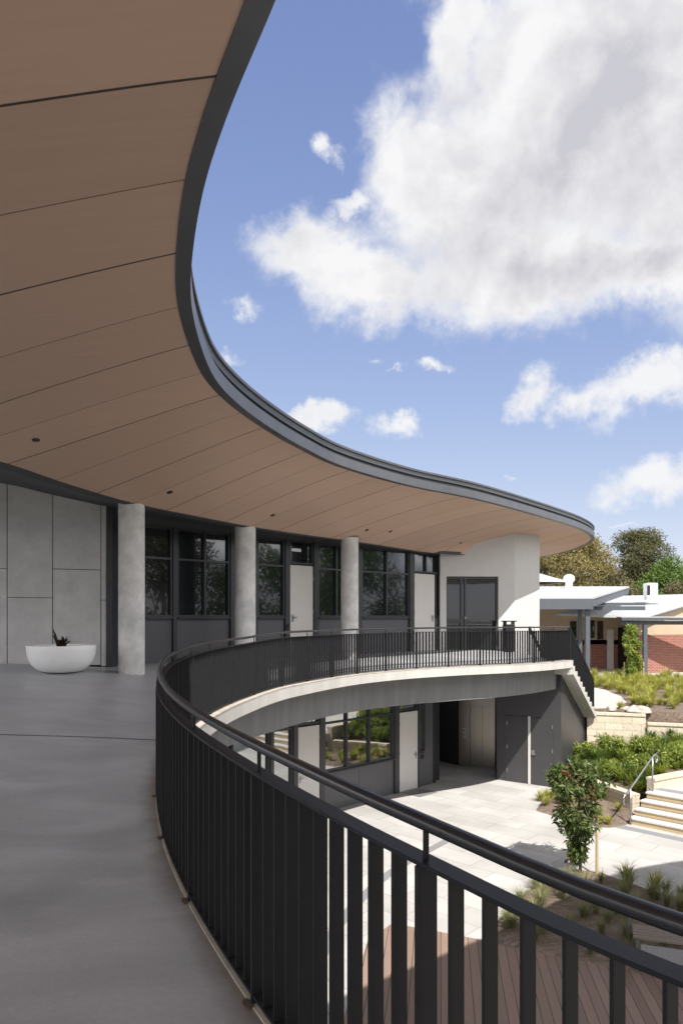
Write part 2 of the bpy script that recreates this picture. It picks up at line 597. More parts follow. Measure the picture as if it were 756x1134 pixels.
def mulch_mat():
    m, nt, b = mat('bark_mulch')
    L = nt.links
    tc = nt.nodes.new('ShaderNodeTexCoord')
    vo = nt.nodes.new('ShaderNodeTexVoronoi')
    vo.inputs['Scale'].default_value = 22
    mp = nt.nodes.new('ShaderNodeMapping')
    mp.inputs['Scale'].default_value = (1, 2.2, 1)
    mp.inputs['Rotation'].default_value = (0, 0, 0.6)
    L.new(tc.outputs['Object'], mp.inputs['Vector'])
    nz = nt.nodes.new('ShaderNodeTexNoise')
    nz.inputs['Scale'].default_value = 5
    nz.inputs['Distortion'].default_value = 2
    L.new(mp.outputs['Vector'], nz.inputs['Vector'])
    ads = nt.nodes.new('ShaderNodeVectorMath')
    ads.operation = 'ADD'
    L.new(mp.outputs['Vector'], ads.inputs[0])
    L.new(nz.outputs['Color'], ads.inputs[1])
    L.new(ads.outputs[0], vo.inputs['Vector'])
    sp = nt.nodes.new('ShaderNodeSeparateColor')
    L.new(vo.outputs['Color'], sp.inputs[0])
    cr = nt.nodes.new('ShaderNodeValToRGB')
    e = cr.color_ramp.elements
    e[0].position = 0.0
    e[0].color = (0.10, 0.07, 0.055, 1)
    e[1].position = 1.0
    e[1].color = (0.40, 0.31, 0.24, 1)
    k = e.new(0.55)
    k.color = (0.27, 0.20, 0.155, 1)
    L.new(sp.outputs[0], cr.inputs['Fac'])
    L.new(cr.outputs['Color'], b.inputs['Base Color'])
    bp = nt.nodes.new('ShaderNodeBump')
    bp.inputs['Strength'].default_value = 0.8
    bp.inputs['Distance'].default_value = 0.03
    L.new(sp.outputs[1], bp.inputs['Height'])
    L.new(bp.outputs['Normal'], b.inputs['Normal'])
    b.inputs['Roughness'].default_value = 0.95
    return m


M['panel'] = concrete_wall_mat()
M['column'] = column_mat()
M['soffit'] = soffit_mat()
M['floor'] = floor_mat()
M['slab'] = slab_mat('slab_edge_concrete', (0.475, 0.46, 0.435), (0.40, 0.385, 0.36))
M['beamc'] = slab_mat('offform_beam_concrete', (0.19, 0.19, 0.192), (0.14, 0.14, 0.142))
M['paving'] = paving_mat()
M['boards'] = board_mat()
M['mulch'] = mulch_mat()
M['stone'] = block_mat('sandstone_blocks', 0.55, 0.22, (0.52, 0.45, 0.345), (0.58, 0.52, 0.415), (0.40, 0.335, 0.25), 0.012, R(-10))
M['brick'] = block_mat('red_brick', 0.25, 0.09, (0.20, 0.062, 0.042), (0.26, 0.09, 0.062), (0.36, 0.27, 0.22), 0.008, R(22), 0.1)

# ------------------------------------------------------------------ mesh helpers
ORIG = {}


class MB:
    def __init__(self):
        self.v, self.f, self.mi = [], [], []

    def add(self, vs, fs, mi=0):
        o = len(self.v)
        self.v += [tuple(p) for p in vs]
        self.f += [tuple(i + o for i in f) for f in fs]
        self.mi += [mi] * len(fs)

    def box(self, c, size, dx=(1, 0, 0), dz=(0, 0, 1), mi=0):
        """box centred at c; local x along dx, local z along dz"""
        dx = Vector(dx).normalized()
        dz = Vector(dz).normalized()
        dy = dz.cross(dx).normalized()
        c = Vector(c)
        h = [s / 2 for s in size]
        vs = []
        for sz in (-1, 1):
            for sx, sy in ((-1, -1), (1, -1), (1, 1), (-1, 1)):
                vs.append(c + dx * sx * h[0] + dy * sy * h[1] + dz * sz * h[2])
        self.add(vs, [(3, 2, 1, 0), (4, 5, 6, 7), (0, 1, 5, 4), (1, 2, 6, 5), (2, 3, 7, 6), (3, 0, 4, 7)], mi)
        return self

    def prism(self, poly, z0, z1, mi=0):
        """vertical prism from a plan polygon (ccw); z0/z1 scalars or lists"""
        n = len(poly)
        z0s = z0 if isinstance(z0, (list, tuple)) else [z0] * n
        z1s = z1 if isinstance(z1, (list, tuple)) else [z1] * n
        vs = [(p[0], p[1], z0s[i]) for i, p in enumerate(poly)] + [(p[0], p[1], z1s[i]) for i, p in enumerate(poly)]
        fs = [tuple(range(n - 1, -1, -1)), tuple(range(n, 2 * n))]
        for i in range(n):
            j = (i + 1) % n
            fs.append((i, j, n + j, n + i))
        self.add(vs, fs, mi)
        return self

    def tube(self, pts, r, n=10, cap=True):
        pts = [Vector(p) for p in pts]
        rs = r if isinstance(r, (list, tuple)) else [r] * len(pts)
        vs, fs = [], []
        up = Vector((0, 0, 1))
        for i, p in enumerate(pts):
            d = (pts[min(i + 1, len(pts) - 1)] - pts[max(i - 1, 0)]).normalized()
            u = up if abs(d.dot(up)) < 0.95 else Vector((1, 0, 0))
            a = d.cross(u).normalized()
            b = a.cross(d).normalized()
            for k in range(n):
                t = 2 * math.pi * k / n
                vs.append(p + a * math.cos(t) * rs[i] + b * math.sin(t) * rs[i])
        for i in range(len(pts) - 1):
            for k in range(n):
                k2 = (k + 1) % n
                fs.append((i * n + k, i * n + k2, (i + 1) * n + k2, (i + 1) * n + k))
        if cap:
            fs.append(tuple(range(n - 1, -1, -1)))
            o = (len(pts) - 1) * n
            fs.append(tuple(o + k for k in range(n)))
        self.add(vs, fs)
        return self

    def lathe(self, c, prof, n=40):
        vs, fs = [], []
        for (r, z) in prof:
            for k in range(n):
                t = 2 * math.pi * k / n
                vs.append((c[0] + r * math.cos(t), c[1] + r * math.sin(t), c[2] + z))
        for i in range(len(prof) - 1):
            for k in range(n):
                k2 = (k + 1) % n
                fs.append((i * n + k, i * n + k2, (i + 1) * n + k2, (i + 1) * n + k))
        fs.append(tuple(range(n - 1, -1, -1)))
        o = (len(prof) - 1) * n
        fs.append(tuple(o + k for k in range(n)))
        self.add(vs, fs)
        return self

    def grid(self, rows, mi=0):
        nr, nc = len(rows), len(rows[0])
        vs = [p for r_ in rows for p in r_]
        fs = []
        for i in range(nr - 1):
            for j in range(nc - 1):
                fs.append((i * nc + j, i * nc + j + 1, (i + 1) * nc + j + 1, (i + 1) * nc + j))
        self.add(vs, fs, mi)
        return self

    def build(self, name, m=None, parent=None, smooth=False, bevel=0.0):
        o_ = Vector((0, 0, 0)) if parent is None else ORIG.get(parent.name, Vector((0, 0, 0)))
        me = bpy.data.meshes.new(name)
        me.from_pydata([(p[0] - o_[0], p[1] - o_[1], p[2] - o_[2]) for p in self.v], [], self.f)
        ms = m if isinstance(m, (list, tuple)) else [m]
        for q in ms:
            me.materials.append(q)
        if len(ms) > 1:
            me.polygons.foreach_set('material_index', self.mi)
        bm = bmesh.new()
        bm.from_mesh(me)
        bmesh.ops.recalc_face_normals(bm, faces=bm.faces)
        if bevel > 0:
            eds = [e for e in bm.edges if len(e.link_faces) == 2 and e.calc_face_angle(0) > 0.6]
            bmesh.ops.bevel(bm, geom=eds, offset=bevel, segments=2, affect='EDGES', clamp_overlap=True)
        bm.to_mesh(me)
        bm.free()
        if smooth:
            me.polygons.foreach_set('use_smooth', [True] * len(me.polygons))
        me.update()
        ob = bpy.data.objects.new(name, me)
        COL.objects.link(ob)
        if parent is not None:
            ob.parent = parent
        ORIG[ob.name] = o_.copy()
        return ob


def smooth_angle(ob, ang=35):
    me = ob.data
    me.polygons.foreach_set('use_smooth', [True] * len(me.polygons))
    bm = bmesh.new()
    bm.from_mesh(me)
    for e in bm.edges:
        if len(e.link_faces) != 2 or e.calc_face_angle(0) > R(ang):
            e.smooth = False
    bm.to_mesh(me)
    bm.free()


def tag(o, label=None, cat=None, group=None, kind=None):
    if label:
        o['label'] = label
    if cat:
        o['category'] = cat
    if group:
        o['group'] = group
    if kind:
        o['kind'] = kind
    return o


def thing(name, loc, label, cat, group=None):
    o = bpy.data.objects.new(name, None)
    o.empty_display_size = 0.2
    o.location = loc
    COL.objects.link(o)
    ORIG[o.name] = Vector(loc)
    return tag(o, label, cat, group)


def copy_tree(src, loc, rz=0.0, sc=1.0, label=None, group=None):
    r_ = src.copy()
    COL.objects.link(r_)
    r_.location = loc
    r_.rotation_euler = (0, 0, rz)
    r_.scale = (sc, sc, sc)
    if label:
        r_['label'] = label
    if group:
        r_['group'] = group
    for ch in list(src.children):
        c = ch.copy()
        COL.objects.link(c)
        c.parent = r_
        for g in list(ch.children):
            d = g.copy()
            COL.objects.link(d)
            d.parent = c
    return r_


def catmull(pts, per=10):
    P = [np.array(p, float) for p in pts]
    P = [2 * P[0] - P[1]] + P + [2 * P[-1] - P[-2]]
    out = []
    for i in range(1, len(P) - 2):
        p0, p1, p2, p3 = P[i - 1], P[i], P[i + 1], P[i + 2]
        for k in range(per):
            t = k / per
            out.append(0.5 * (2 * p1 + (p2 - p0) * t + (2 * p0 - 5 * p1 + 4 * p2 - p3) * t * t + (3 * p1 - p0 - 3 * p2 + p3) * t ** 3))
    out.append(P[-2])
    return np.array(out)


def resample(poly, step=None, n=None):
    d = np.r_[0, np.cumsum(np.linalg.norm(np.diff(poly[:, :2], axis=0), axis=1))]
    if n is None:
        n = max(2, int(round(d[-1] / step)) + 1)
    s = np.linspace(0, d[-1], n)
    return np.stack([np.interp(s, d, poly[:, k]) for k in range(poly.shape[1])], 1)


def normals2d(P):
    """unit normals on the right-hand side of travel (towards the courtyard)"""
    T = np.gradient(P[:, :2], axis=0)
    T /= np.linalg.norm(T, axis=1)[:, None] + 1e-9
    return np.stack([T[:, 1], -T[:, 0]], 1), T


def sweep(P, prof, closed=True):
    """profile points (outward offset, up offset) along polyline P (x, y, z)"""
    N, T = normals2d(P)
    mb = MB()
    rows = []
    for p, n in zip(P, N):
        row = [Vector((p[0] + n[0] * a, p[1] + n[1] * a, p[2] + b)) for a, b in prof]
        if closed:
            row.append(row[0])
        rows.append(row)
    nc = len(prof)
    vs = [q for r_ in rows for q in r_[:nc]]
    fs = []
    for i in range(len(rows) - 1):
        for j in range(nc if closed else nc - 1):
            j2 = (j + 1) % nc
            fs.append((i * nc + j, i * nc + j2, (i + 1) * nc + j2, (i + 1) * nc + j))
    if closed:
        fs.append(tuple(range(nc)))
        o = (len(rows) - 1) * nc
        fs.append(tuple(o + k for k in range(nc - 1, -1, -1)))
    mb.add(vs, fs)
    return mb


# ------------------------------------------------------------------ plan curves
HYs = [-5, 1.2, 1.5, 1.8, 2.1, 2.4, 2.75, 3.13, 3.6, 4.1, 4.7, 5.4, 6.0, 7, 7.75, 8.75, 10.7, 11.7, 13, 16, 18, 19.5, 21.3]
HHs = [.60, .59, .58, .537, .52, .51, .505, .50, .495, .485, .473, .46, .45, .42, .395, .38, .355, .34, .28, .275, .267, .28, .30]


def hand_z(Y):
    return EYE - interp(Y, HYs, HHs)


RAILPTS = [(5.2, -.9), (3.9, -.75), (2.7, -.25), (1.8, .25), (1.25, .7), (.90, 1.05), (.65, 1.34), (.491, 1.52), (.345, 1.67), (.185, 1.826), (.032, 2.096),
           (-.149, 2.418), (-.315, 2.726), (-.514, 3.133), (-.727, 3.59), (-.949, 4.11), (-1.169, 4.70), (-1.384, 5.396), (-1.55, 6.0),
           (-1.76, 7.0), (-1.84, 7.75), (-1.89, 8.75), (-1.87, 9.7), (-1.77, 10.68), (-1.62, 11.5), (-1.4, 12.3),
           (-1.03, 13.15), (-.42, 14.5), (.37, 15.85), (1.45, 17.0), (2.55, 17.8), (3.45, 18.35), (4.34, 18.86), (5.2, 19.5),
           (5.9, 20.15), (6.88, 21.3)]
rail_xy = resample(catmull(RAILPTS, 8), step=0.08)
for _ in range(40):
    rail_xy[1:-1] = (rail_xy[:-2] + 2 * rail_xy[1:-1] + rail_xy[2:]) / 4
RZ = np.array([hand_z(y) for y in rail_xy[:, 1]])
# smooth the level changes a little
for _ in range(6):
    RZ[1:-1] = (RZ[:-2] + 2 * RZ[1:-1] + RZ[2:]) / 4
RAIL = np.c_[rail_xy, RZ - 1.0]          # deck edge level along the balustrade

# ------------------------------------------------------------------ walkway floor
BACK = [((5.2, -.9), (7, -5, 0)), ((2.7, -.25), (1, -5.5, 0)), ((.65, 1.34), (-4, -5.5, 0)), ((-.315, 2.726), (-9.8, -5, 0)),
        ((-.727, 3.59), (-9.8, 1, 0)), ((-1.384, 5.396), (-9.8, 4.5, .05)), ((-1.76, 7), (-9.8, 7.5, .35)), ((-1.89, 8.75), (-9.8, 11, .7)),
        ((-1.77, 10.68), (-6.35, 13.25, .74)), ((-1.62, 11.5), (-4.56, 13.85, .62)), ((-1.4, 12.3), (-4.7, 15.2, .6)),
        ((-1.03, 13.15), (-3.6, 16.1, .57)), ((.37, 15.85), (-1, 18.7, .56)), ((2.55, 17.8), (1.6, 21.2, .56)),
        ((4.34, 18.86), (3.1, 22.7, .56)), ((5.2, 19.5), (4.4, 22.8, .55)), ((5.9, 20.15), (5.5, 22.8, .5)), ((6.88, 21.3), (5.65, 22.25, .32))]


def arc_of(pt):
    d = np.linalg.norm(rail_xy - np.array(pt), axis=1)
    return int(np.argmin(d))


bi = [arc_of(a) for a, b in BACK]
bi[0], bi[-1] = 0, len(rail_xy) - 1
ids = np.unique(np.r_[np.arange(0, len(RAIL), 3), len(RAIL) - 1])
bk = np.stack([np.interp(ids, bi, [b[k] for a, b in BACK]) for k in range(3)], 1)
rows, edged = [], []
tt = [0, .01, .03, .07, .15, .3, .45, .6, .8, 1.0]
for q, i in enumerate(ids):
    e = RAIL[i]
    L_ = np.linalg.norm(bk[q][:2] - e[:2])
    rw = []
    for t in tt:
        z = e[2] + (bk[q][2] - e[2]) * (1 - (1 - t) ** 1.9)
        rw.append((lerp(e[0], bk[q][0], t), lerp(e[1], bk[q][1], t), z))
        edged.append(L_ * t)
    rows.append(rw)
fl = MB().grid(rows)
floor_bvh = BVHTree.FromPolygons([Vector(v) for v in fl.v], fl.f)
ob = fl.build('walkway_floor', M['floor'], smooth=True)
att = ob.data.attributes.new('edge', 'FLOAT', 'POINT')
att.data.foreach_set('value', edged)
tag(ob, kind='structure')
# control joint in the slab: a thin recessed dark strip laid 3 mm proud
def ray(bvh, x, y):
    d = at(x, y, 1.0) - Vector((0, 0, EYE))
    h = bvh.ray_cast(Vector((0, 0, EYE)), d.normalized())
    return h[0]


def floor_z(x, y):
    h = floor_bvh.ray_cast(Vector((x, y, 6)), Vector((0, 0, -1)))
    return h[0].z if h[0] else 0.5


jb = MB()
j0, j1 = ray(floor_bvh, -150, 812), ray(floor_bvh, 176, 820)
rows = []
for k in range(25):
    t = k / 24
    p = j0.lerp(j1, t)
    rows.append([(p.x, p.y + dy, floor_z(p.x, p.y + dy) + 0.004) for dy in (-.012, .012)])
tag(jb.grid(rows).build('floor_joint', simple('joint_sealant', (0.09, 0.088, 0.085), 0.8)), kind='structure')
# rubber-like edge trim
tag(sweep(RAIL, [(.125, .006), (.125, -.01), (-.035, -.01), (-.035, .006)]).build('walkway_edge', simple('edge_stained_concrete', (0.40, 0.36, 0.31), 0.8, 0, 0.25, 7)), kind='structure')

# ------------------------------------------------------------------ the curved building
bld = thing('school_building', (-3.0, 16.0, GZ), 'two storey building with sweeping curved timber lined roof and concrete columns', 'building')
BO = ORIG[bld.name]
# slab edge + beam under the walkway
slab = sweep(RAIL, [(.12, -.014), (.12, -.215), (-.6, -.215), (-.6, -.014)]).build('slab_edge', M['slab'], bld)
smooth_angle(slab)
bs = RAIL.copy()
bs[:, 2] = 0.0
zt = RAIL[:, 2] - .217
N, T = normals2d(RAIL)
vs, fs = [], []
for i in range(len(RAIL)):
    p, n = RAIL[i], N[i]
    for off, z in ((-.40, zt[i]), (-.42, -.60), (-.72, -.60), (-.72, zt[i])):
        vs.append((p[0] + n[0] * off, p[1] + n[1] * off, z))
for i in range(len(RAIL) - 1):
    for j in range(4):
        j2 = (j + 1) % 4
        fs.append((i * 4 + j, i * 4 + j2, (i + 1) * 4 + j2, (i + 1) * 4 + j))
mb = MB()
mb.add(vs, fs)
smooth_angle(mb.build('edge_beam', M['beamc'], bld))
# underside of the deck
rows = []
for q, i in enumerate(ids):
    e, n = RAIL[i], N[i]
    rows.append([(e[0] - n[0] * .72, e[1] - n[1] * .72, -.12), (lerp(e[0], bk[q][0], .5), lerp(e[1], bk[q][1], .5), -.12), (bk[q][0], bk[q][1], -.12)])
MB().grid(rows).build('deck_underside', M['bulkhead'], bld)

# window wall line
WA = np.array([-4.26, 15.3])
WD = np.array([7.34, 7.2])
WL = float(np.linalg.norm(WD))
wdir = Vector((WD[0] / WL, WD[1] / WL, 0))
wn = Vector((wdir.y, -wdir.x, 0))          # faces the courtyard


def wt(x):
    q = (x - HX) / F
    return (q * WA[1] - WA[0]) / (WD[0] - q * WD[1])


def wp(x, z, off=0.0):
    t = wt(x)
    return Vector((WA[0] + WD[0] * t + wn.x * off, WA[1] + WD[1] * t + wn.y * off, z))


def wbox(mb, x0, x1, z0, z1, off, depth):
    a, b = wp(x0, 0), wp(x1, 0)
    c = (a + b) / 2 + wn * off
    c.z = (z0 + z1) / 2
    mb.box(c, ((b - a).length, depth, z1 - z0), wdir)
    return mb


FZ = .545       # upper floor at the windows
SILL, TR, HEAD = 1.60, 2.90, 3.60


def win(x0, x1, z0, z1, m, divs=(), fr=.05, trans=(), off=.02):
    """glazed opening: frame (with mullions and transoms) and one child per pane"""
    a, b = wp(x0, 0), wp(x1, 0)
    L_ = (b - a).length
    us = [0.0] + [(wp(x, 0) - a).length for x in divs] + [L_]
    zs = [z0] + list(trans) + [z1]
    fm = MB()
    for z in (z0 + fr / 2, z1 - fr / 2):
        c = (a + b) / 2 + wn * off
        c.z = z
        fm.box(c, (L_ - .002, .10, fr), wdir)
    for k, u in enumerate(us):
        w = fr
        uu = min(max(u, w / 2), L_ - w / 2)
        c = a + wdir * uu + wn * off
        c.z = (z0 + z1) / 2
        fm.box(c, (w, .096, z1 - z0 - 2 * fr), wdir)
    for z in trans:
        for k in range(len(us) - 1):
            u0, u1 = us[k] + fr / 2, us[k + 1] - fr / 2
            if k == 0:
                u0 = fr
            if k == len(us) - 2:
                u1 = L_ - fr
            c = a + wdir * (u0 + u1) / 2 + wn * off
            c.z = z
            fm.box(c, (u1 - u0, .09, fr * .9), wdir)
    w_ = fm.build('window', M['frame'], bld)
    for k in range(len(us) - 1):
        for q in range(len(zs) - 1):
            pb = MB()
            c = a + wdir * (us[k] + us[k + 1]) / 2 - wn * .005
            c.z = (zs[q] + zs[q + 1]) / 2
            pb.box(c, (us[k + 1] - us[k] - .02, .012, zs[q + 1] - zs[q] - .02), wdir)
            pb.build('pane', m, w_)
    return w_


def door(x0, x1, z0, z1, hand, m=None, hinges=True):
    d_ = MB()
    wbox(d_, x0, x1, z0 + .01, z1, .045, .05)
    dd = d_.build('door', m or M['door'], bld, bevel=.003)
    tag(dd, 'pale off white flush door')
    hx = x0 + (x1 - x0) * (.1 if hand == 'l' else .9)
    hb = MB()
    p = wp(hx, z0 + 1.03, .078)
    hb.box(p, (.05, .016, .19), wdir)
    sgn = 1 if hand == 'l' else -1
    hb.box(p + wn * .035 + wdir * sgn * .05 + Vector((0, 0, .02)), (.13, .02, .022), wdir)
    hb.box(p + wn * .02 + Vector((0, 0, .02)), (.022, .04, .022), wdir)
    hb.build('handle', M['chrome'], dd)
    if hinges:
        ex = x1 if hand == 'l' else x0
        for fz in (.12, .5, .86):
            q = wp(ex, lerp(z0, z1, fz), .07)
            MB().box(q, (.03, .03, .1), wdir).build('hinge', M['chrome'], dd)
    return dd


# ---- upper facade
win(150, 189.5, SILL, HEAD, M['glass_up'], divs=(), trans=(TR,))
win(194, 253, SILL, HEAD, M['glass_up'], divs=(225.5,), trans=(TR,))
win(283, 313.5, SILL, HEAD, M['glass_up'], divs=(), trans=(TR,))
win(318.5, 345, FZ + 2.43, HEAD, M['glass_up'])
win(350, 379, SILL, HEAD, M['glass_up'], divs=(371,), trans=(TR,))
win(398.5, 451, SILL, HEAD, M['glass_up'], divs=(426.5,), trans=(TR,))
win(456, 486.5, FZ + 2.43, HEAD, M['glass_up'], divs=(470,))
win(480, 488, SILL, FZ + 2.41, M['glass_up'])
door(319.5, 344.5, FZ, FZ + 2.40, 'l')
door(456.5, 479, FZ, FZ + 2.40, 'r')
for x0, x1 in ((189.5, 194), (253, 283), (313.5, 318.5), (345, 350), (379, 398.5), (451, 456)):
    wbox(MB(), x0 + .05, x1 - .05, FZ - .3, HEAD, .03, .14).build('mullion_post', M['frame'], bld)
for x0, x1 in ((150, 193), (193.2, 283), (283.2, 313.3), (350.2, 398.3), (398.5, 450.8), (480, 489.5)):
    sp_ = MB()
    wbox(sp_, x0 + .1, x1 - .1, FZ - .3, SILL - .035, .012, .05)
    sp_.build('spandrel_panel', M['clad'], bld)
for x0, x1 in ((150, 189), (194.3, 253), (283.2, 313.3), (350.2, 379), (398.6, 451)):
    wbox(MB(), x0, x1, SILL - .033, SILL - .001, .06, .16).build('window_sill', M['frame'], bld)
hd = MB()
wbox(hd, 112, 489.8, HEAD + .002, HEAD + .32, .03, .16)
hd.build('head_panel', M['bulkhead'], bld)
# exit sign box in the transom light and small lights seen behind the glass
ex_ = MB()
wbox(ex_, 320.5, 331, 3.30, 3.38, .06, .05)
ex_.build('light_fitting', M['planter'], bld)
# bright pull handle on the narrow side light
pb_ = MB()
pb_.tube([wp(484.4, 1.75, .10), wp(484.4, 2.85, .10)], .018, 8)
pb_.build('pull_handle', M['chrome'], bld)
ct = MB()
wbox(ct, 314.6, 317.4, 1.28, 1.42, .108, .02)
ct.build('card_reader', M['black'], bld)
ct = MB()
wbox(ct, 465, 468, 1.28, 1.42, .108, .02)
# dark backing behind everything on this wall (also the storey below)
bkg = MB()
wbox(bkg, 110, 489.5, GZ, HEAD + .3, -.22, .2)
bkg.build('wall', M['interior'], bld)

# ---- lower facade
LS, LT, LH = GZ + 1.06, GZ + 2.38, GZ + 3.05
win(255, 297, GZ + .05, LH, M['glass_low'], divs=(), trans=(LT,))
win(300, 322.5, GZ + .05, LH, M['glass_low'], trans=(LT,))
win(327.5, 352, GZ + 2.42, LH, M['glass_low'])
win(357, 434.5, LS, LH, M['glass_low'], divs=(382.5, 407.5), trans=(LT,))
win(439.5, 460.5, GZ + 2.42, LH, M['glass_low'])
win(461.5, 469, LS, LH, M['glass_low'])
door(328, 351.8, GZ, GZ + 2.38, 'l', hinges=True)
door(440, 460.3, GZ, GZ + 2.38, 'r', hinges=True)
for x0, x1 in ((297, 300), (322.5, 327.5), (352, 357), (434.5, 439.5), (460.5, 461.5)):
    wbox(MB(), x0 + .05, x1 - .05, GZ - .02, LH, .03, .14).build('mullion_post', M['frame'], bld)
for x0, x1 in ((352.2, 396), (396.2, 439.2), (461.6, 478)):
    sp_ = MB()
    wbox(sp_, x0 + .05, x1 - .05, GZ - .02, LS - .035, .012, .05)
    sp_.build('spandrel_panel', M['clad'], bld)
sp_ = MB()
wbox(sp_, 469.2, 478, LS - .033, LH, .012, .05)
sp_.build('spandrel_panel', M['clad'], bld)
sl = MB()
wbox(sl, 357.2, 434.3, LS - .033, LS - .001, .06, .14)
sl.build('window_sill', M['frame'], bld)
hd = MB()
wbox(hd, 240, 478, LH + .002, -.13, .03, .16)
hd.build('head_panel', M['bulkhead'], bld)
ct = MB()
wbox(ct, 464.5, 467.5, GZ + .86, GZ + .98, .05, .03)
ct.build('card_reader', M['black'], bld)

# ---- recess beside the lower wall, lift and flush doors
p0 = wp(478, GZ)
rc = MB()
rc.prism([(p0.x, p0.y + .02), (p0.x + .12, p0.y + .02), (3.2, 26.6), (3.05, 26.6)], GZ - .02, -.14)
rc.prism([(3.05, 26.6), (4.3, 26.2), (4.3, 26.35), (3.05, 26.75)], GZ - .02, -.14)
rc.build('recess_wall', M['interior'], bld)
lf = thing('passenger_lift', (4.8, 24.7, GZ), 'brushed stainless steel lift doors and jambs under the walkway', 'lift')
la, lb = Vector((4.2, 24.9, 0)), Vector((5.36, 24.45, 0))
ld = (lb - la).normalized()
ln = Vector((ld.y, -ld.x, 0))
LW = (lb - la).length


def lbox(u0, u1, z0, z1, off, dep):
    c = la + ld * (u0 + u1) / 2 + ln * off
    c.z = (z0 + z1) / 2
    return MB().box(c, (u1 - u0, dep, z1 - z0), ld)


lbox(.34, .765, GZ + .01, GZ + 2.13, -.03, .03).build('lift_door', M['steel'], lf)
lbox(.775, 1.2, GZ + .01, GZ + 2.13, -.03, .03).build('lift_door', M['steel'], lf)
mb = lbox(-.05, .33, GZ, GZ + 2.75, .01, .12)
mb.build('jamb', M['steel'], lf)
lbox(1.21, 1.30, GZ, GZ + 2.75, .01, .12).build('jamb', M['steel'], lf)
lbox(.332, 1.208, GZ + 2.14, GZ + 2.75, -.02, .1).build('lintel', M['steel'], lf)
cp = lbox(.11, .19, GZ + 1.0, GZ + 1.35, .075, .012)
cpo = cp.build('call_panel', M['chrome'], lf)
for dz in (1.1, 1.24):
    lbox(.13, .17, GZ + dz, GZ + dz + .05, .083, .008).build('call_button', M['black'], cpo)
lwb = MB()
lwb.prism([(3.2, 26.2), (4.12, 25.0), (4.25, 25.05), (3.4, 26.4)], GZ - .02, -.14)
c = la + ld * (LW / 2) - ln * .2
lwb.box((c.x, c.y, (GZ - .14) / 2), (LW + .4, .2, -GZ - .14), ld)
lwb.build('lift_shaft_wall', M['interior'], bld)
# flush door wall below, charcoal
fa, fb = Vector((5.02, 22.8, 0)), Vector((6.73, 21.6, 0))
fd = (fb - fa).normalized()
fn = Vector((fd.y, -fd.x, 0))
FLn = (fb - fa).length
fw = MB()
sa = Vector((8.37, 23.86, 0))
s_top = RAIL[-1][2]
# wall under the deck, front and the stair flank
fw.prism([(fa.x, fa.y), (fb.x, fb.y), (fb.x - fn.x * .2 + .02, fb.y - fn.y * .2 + .1), (fa.x - fn.x * .2, fa.y - fn.y * .2)], GZ - .02, -.02)
rtn = MB()
rtn.prism([(fa.x, fa.y + .005), (fa.x - fn.x * .2, fa.y - fn.y * .2), (5.45, 24.5), (5.3, 24.4)], GZ - .02, -.14)
rtn.build('recess_wall', M['darkclad'], bld)
fw.build('charcoal_wall', M['darkclad'], bld)


def fbox(u0, u1, z0, z1, off, dep, m, name, parent):
    c = fa + fd * (u0 + u1) / 2 + fn * off
    c.z = (z0 + z1) / 2
    return MB().box(c, (u1 - u0, dep, z1 - z0), fd).build(name, m, parent)


def fu(x):
    q = (x - HX) / F
    return (q * fa.y - fa.x) / (fd.x - q * fd.y)


d1 = fbox(fu(559.5), fu(584.5), GZ + .01, GZ + 2.10, .012, .03, M['darkclad'], 'door', bld)
tag(d1, 'charcoal flush door leaf half in shade')
d2 = fbox(fu(588), fu(612), GZ + .01, GZ + 2.10, .012, .03, M['darkclad'], 'door', bld)
tag(d2, 'charcoal flush door leaf in the sun with lever handle')
fbox(fu(585), fu(587.3), GZ + .01, GZ + 2.13, .03, .06, M['door'], 'astragal', bld)
hb = fbox(fu(588.5), fu(592), GZ + .93, GZ + 1.08, .04, .02, M['chrome'], 'handle', d2)
hb = fbox(fu(589), fu(593.5), GZ + .96, GZ + .99, .07, .03, M['chrome'], 'handle', d2)
for z in (.3, 1.05, 1.8):
    fbox(fu(561), fu(562), GZ + z, GZ + z + .12, .035, .02, M['chrome'], 'hinge', d1)
    fbox(fu(611), fu(612.2), GZ + z, GZ + z + .12, .035, .02, M['chrome'], 'hinge', d2)

# ---- white rendered wall with a dark glazed door, at the end of the walkway
wa, wb, wc = Vector((3.12, 22.32, 0)), Vector((5.56, 22.6, 0)), Vector((6.63, 23.62, 0))
W1d = (wb - wa).normalized()
W1n = Vector((W1d.y, -W1d.x, 0))

# ------------------------------------------------------------------ roof
EH = 2.95
pix = [(275, 0), (242, 80), (220, 148), (206, 199), (197, 267), (195.6, 320), (200.8, 352), (214, 392), (231, 424), (262, 453),
       (297, 477), (329.5, 495.5), (375, 516.6), (451, 538), (526, 553), (602, 573.5), (642, 586.5)]


def roofpt(x, y, H=EH):
    Y = F * H / (HY - y)
    return ((x - HX) / F * Y, Y, H)


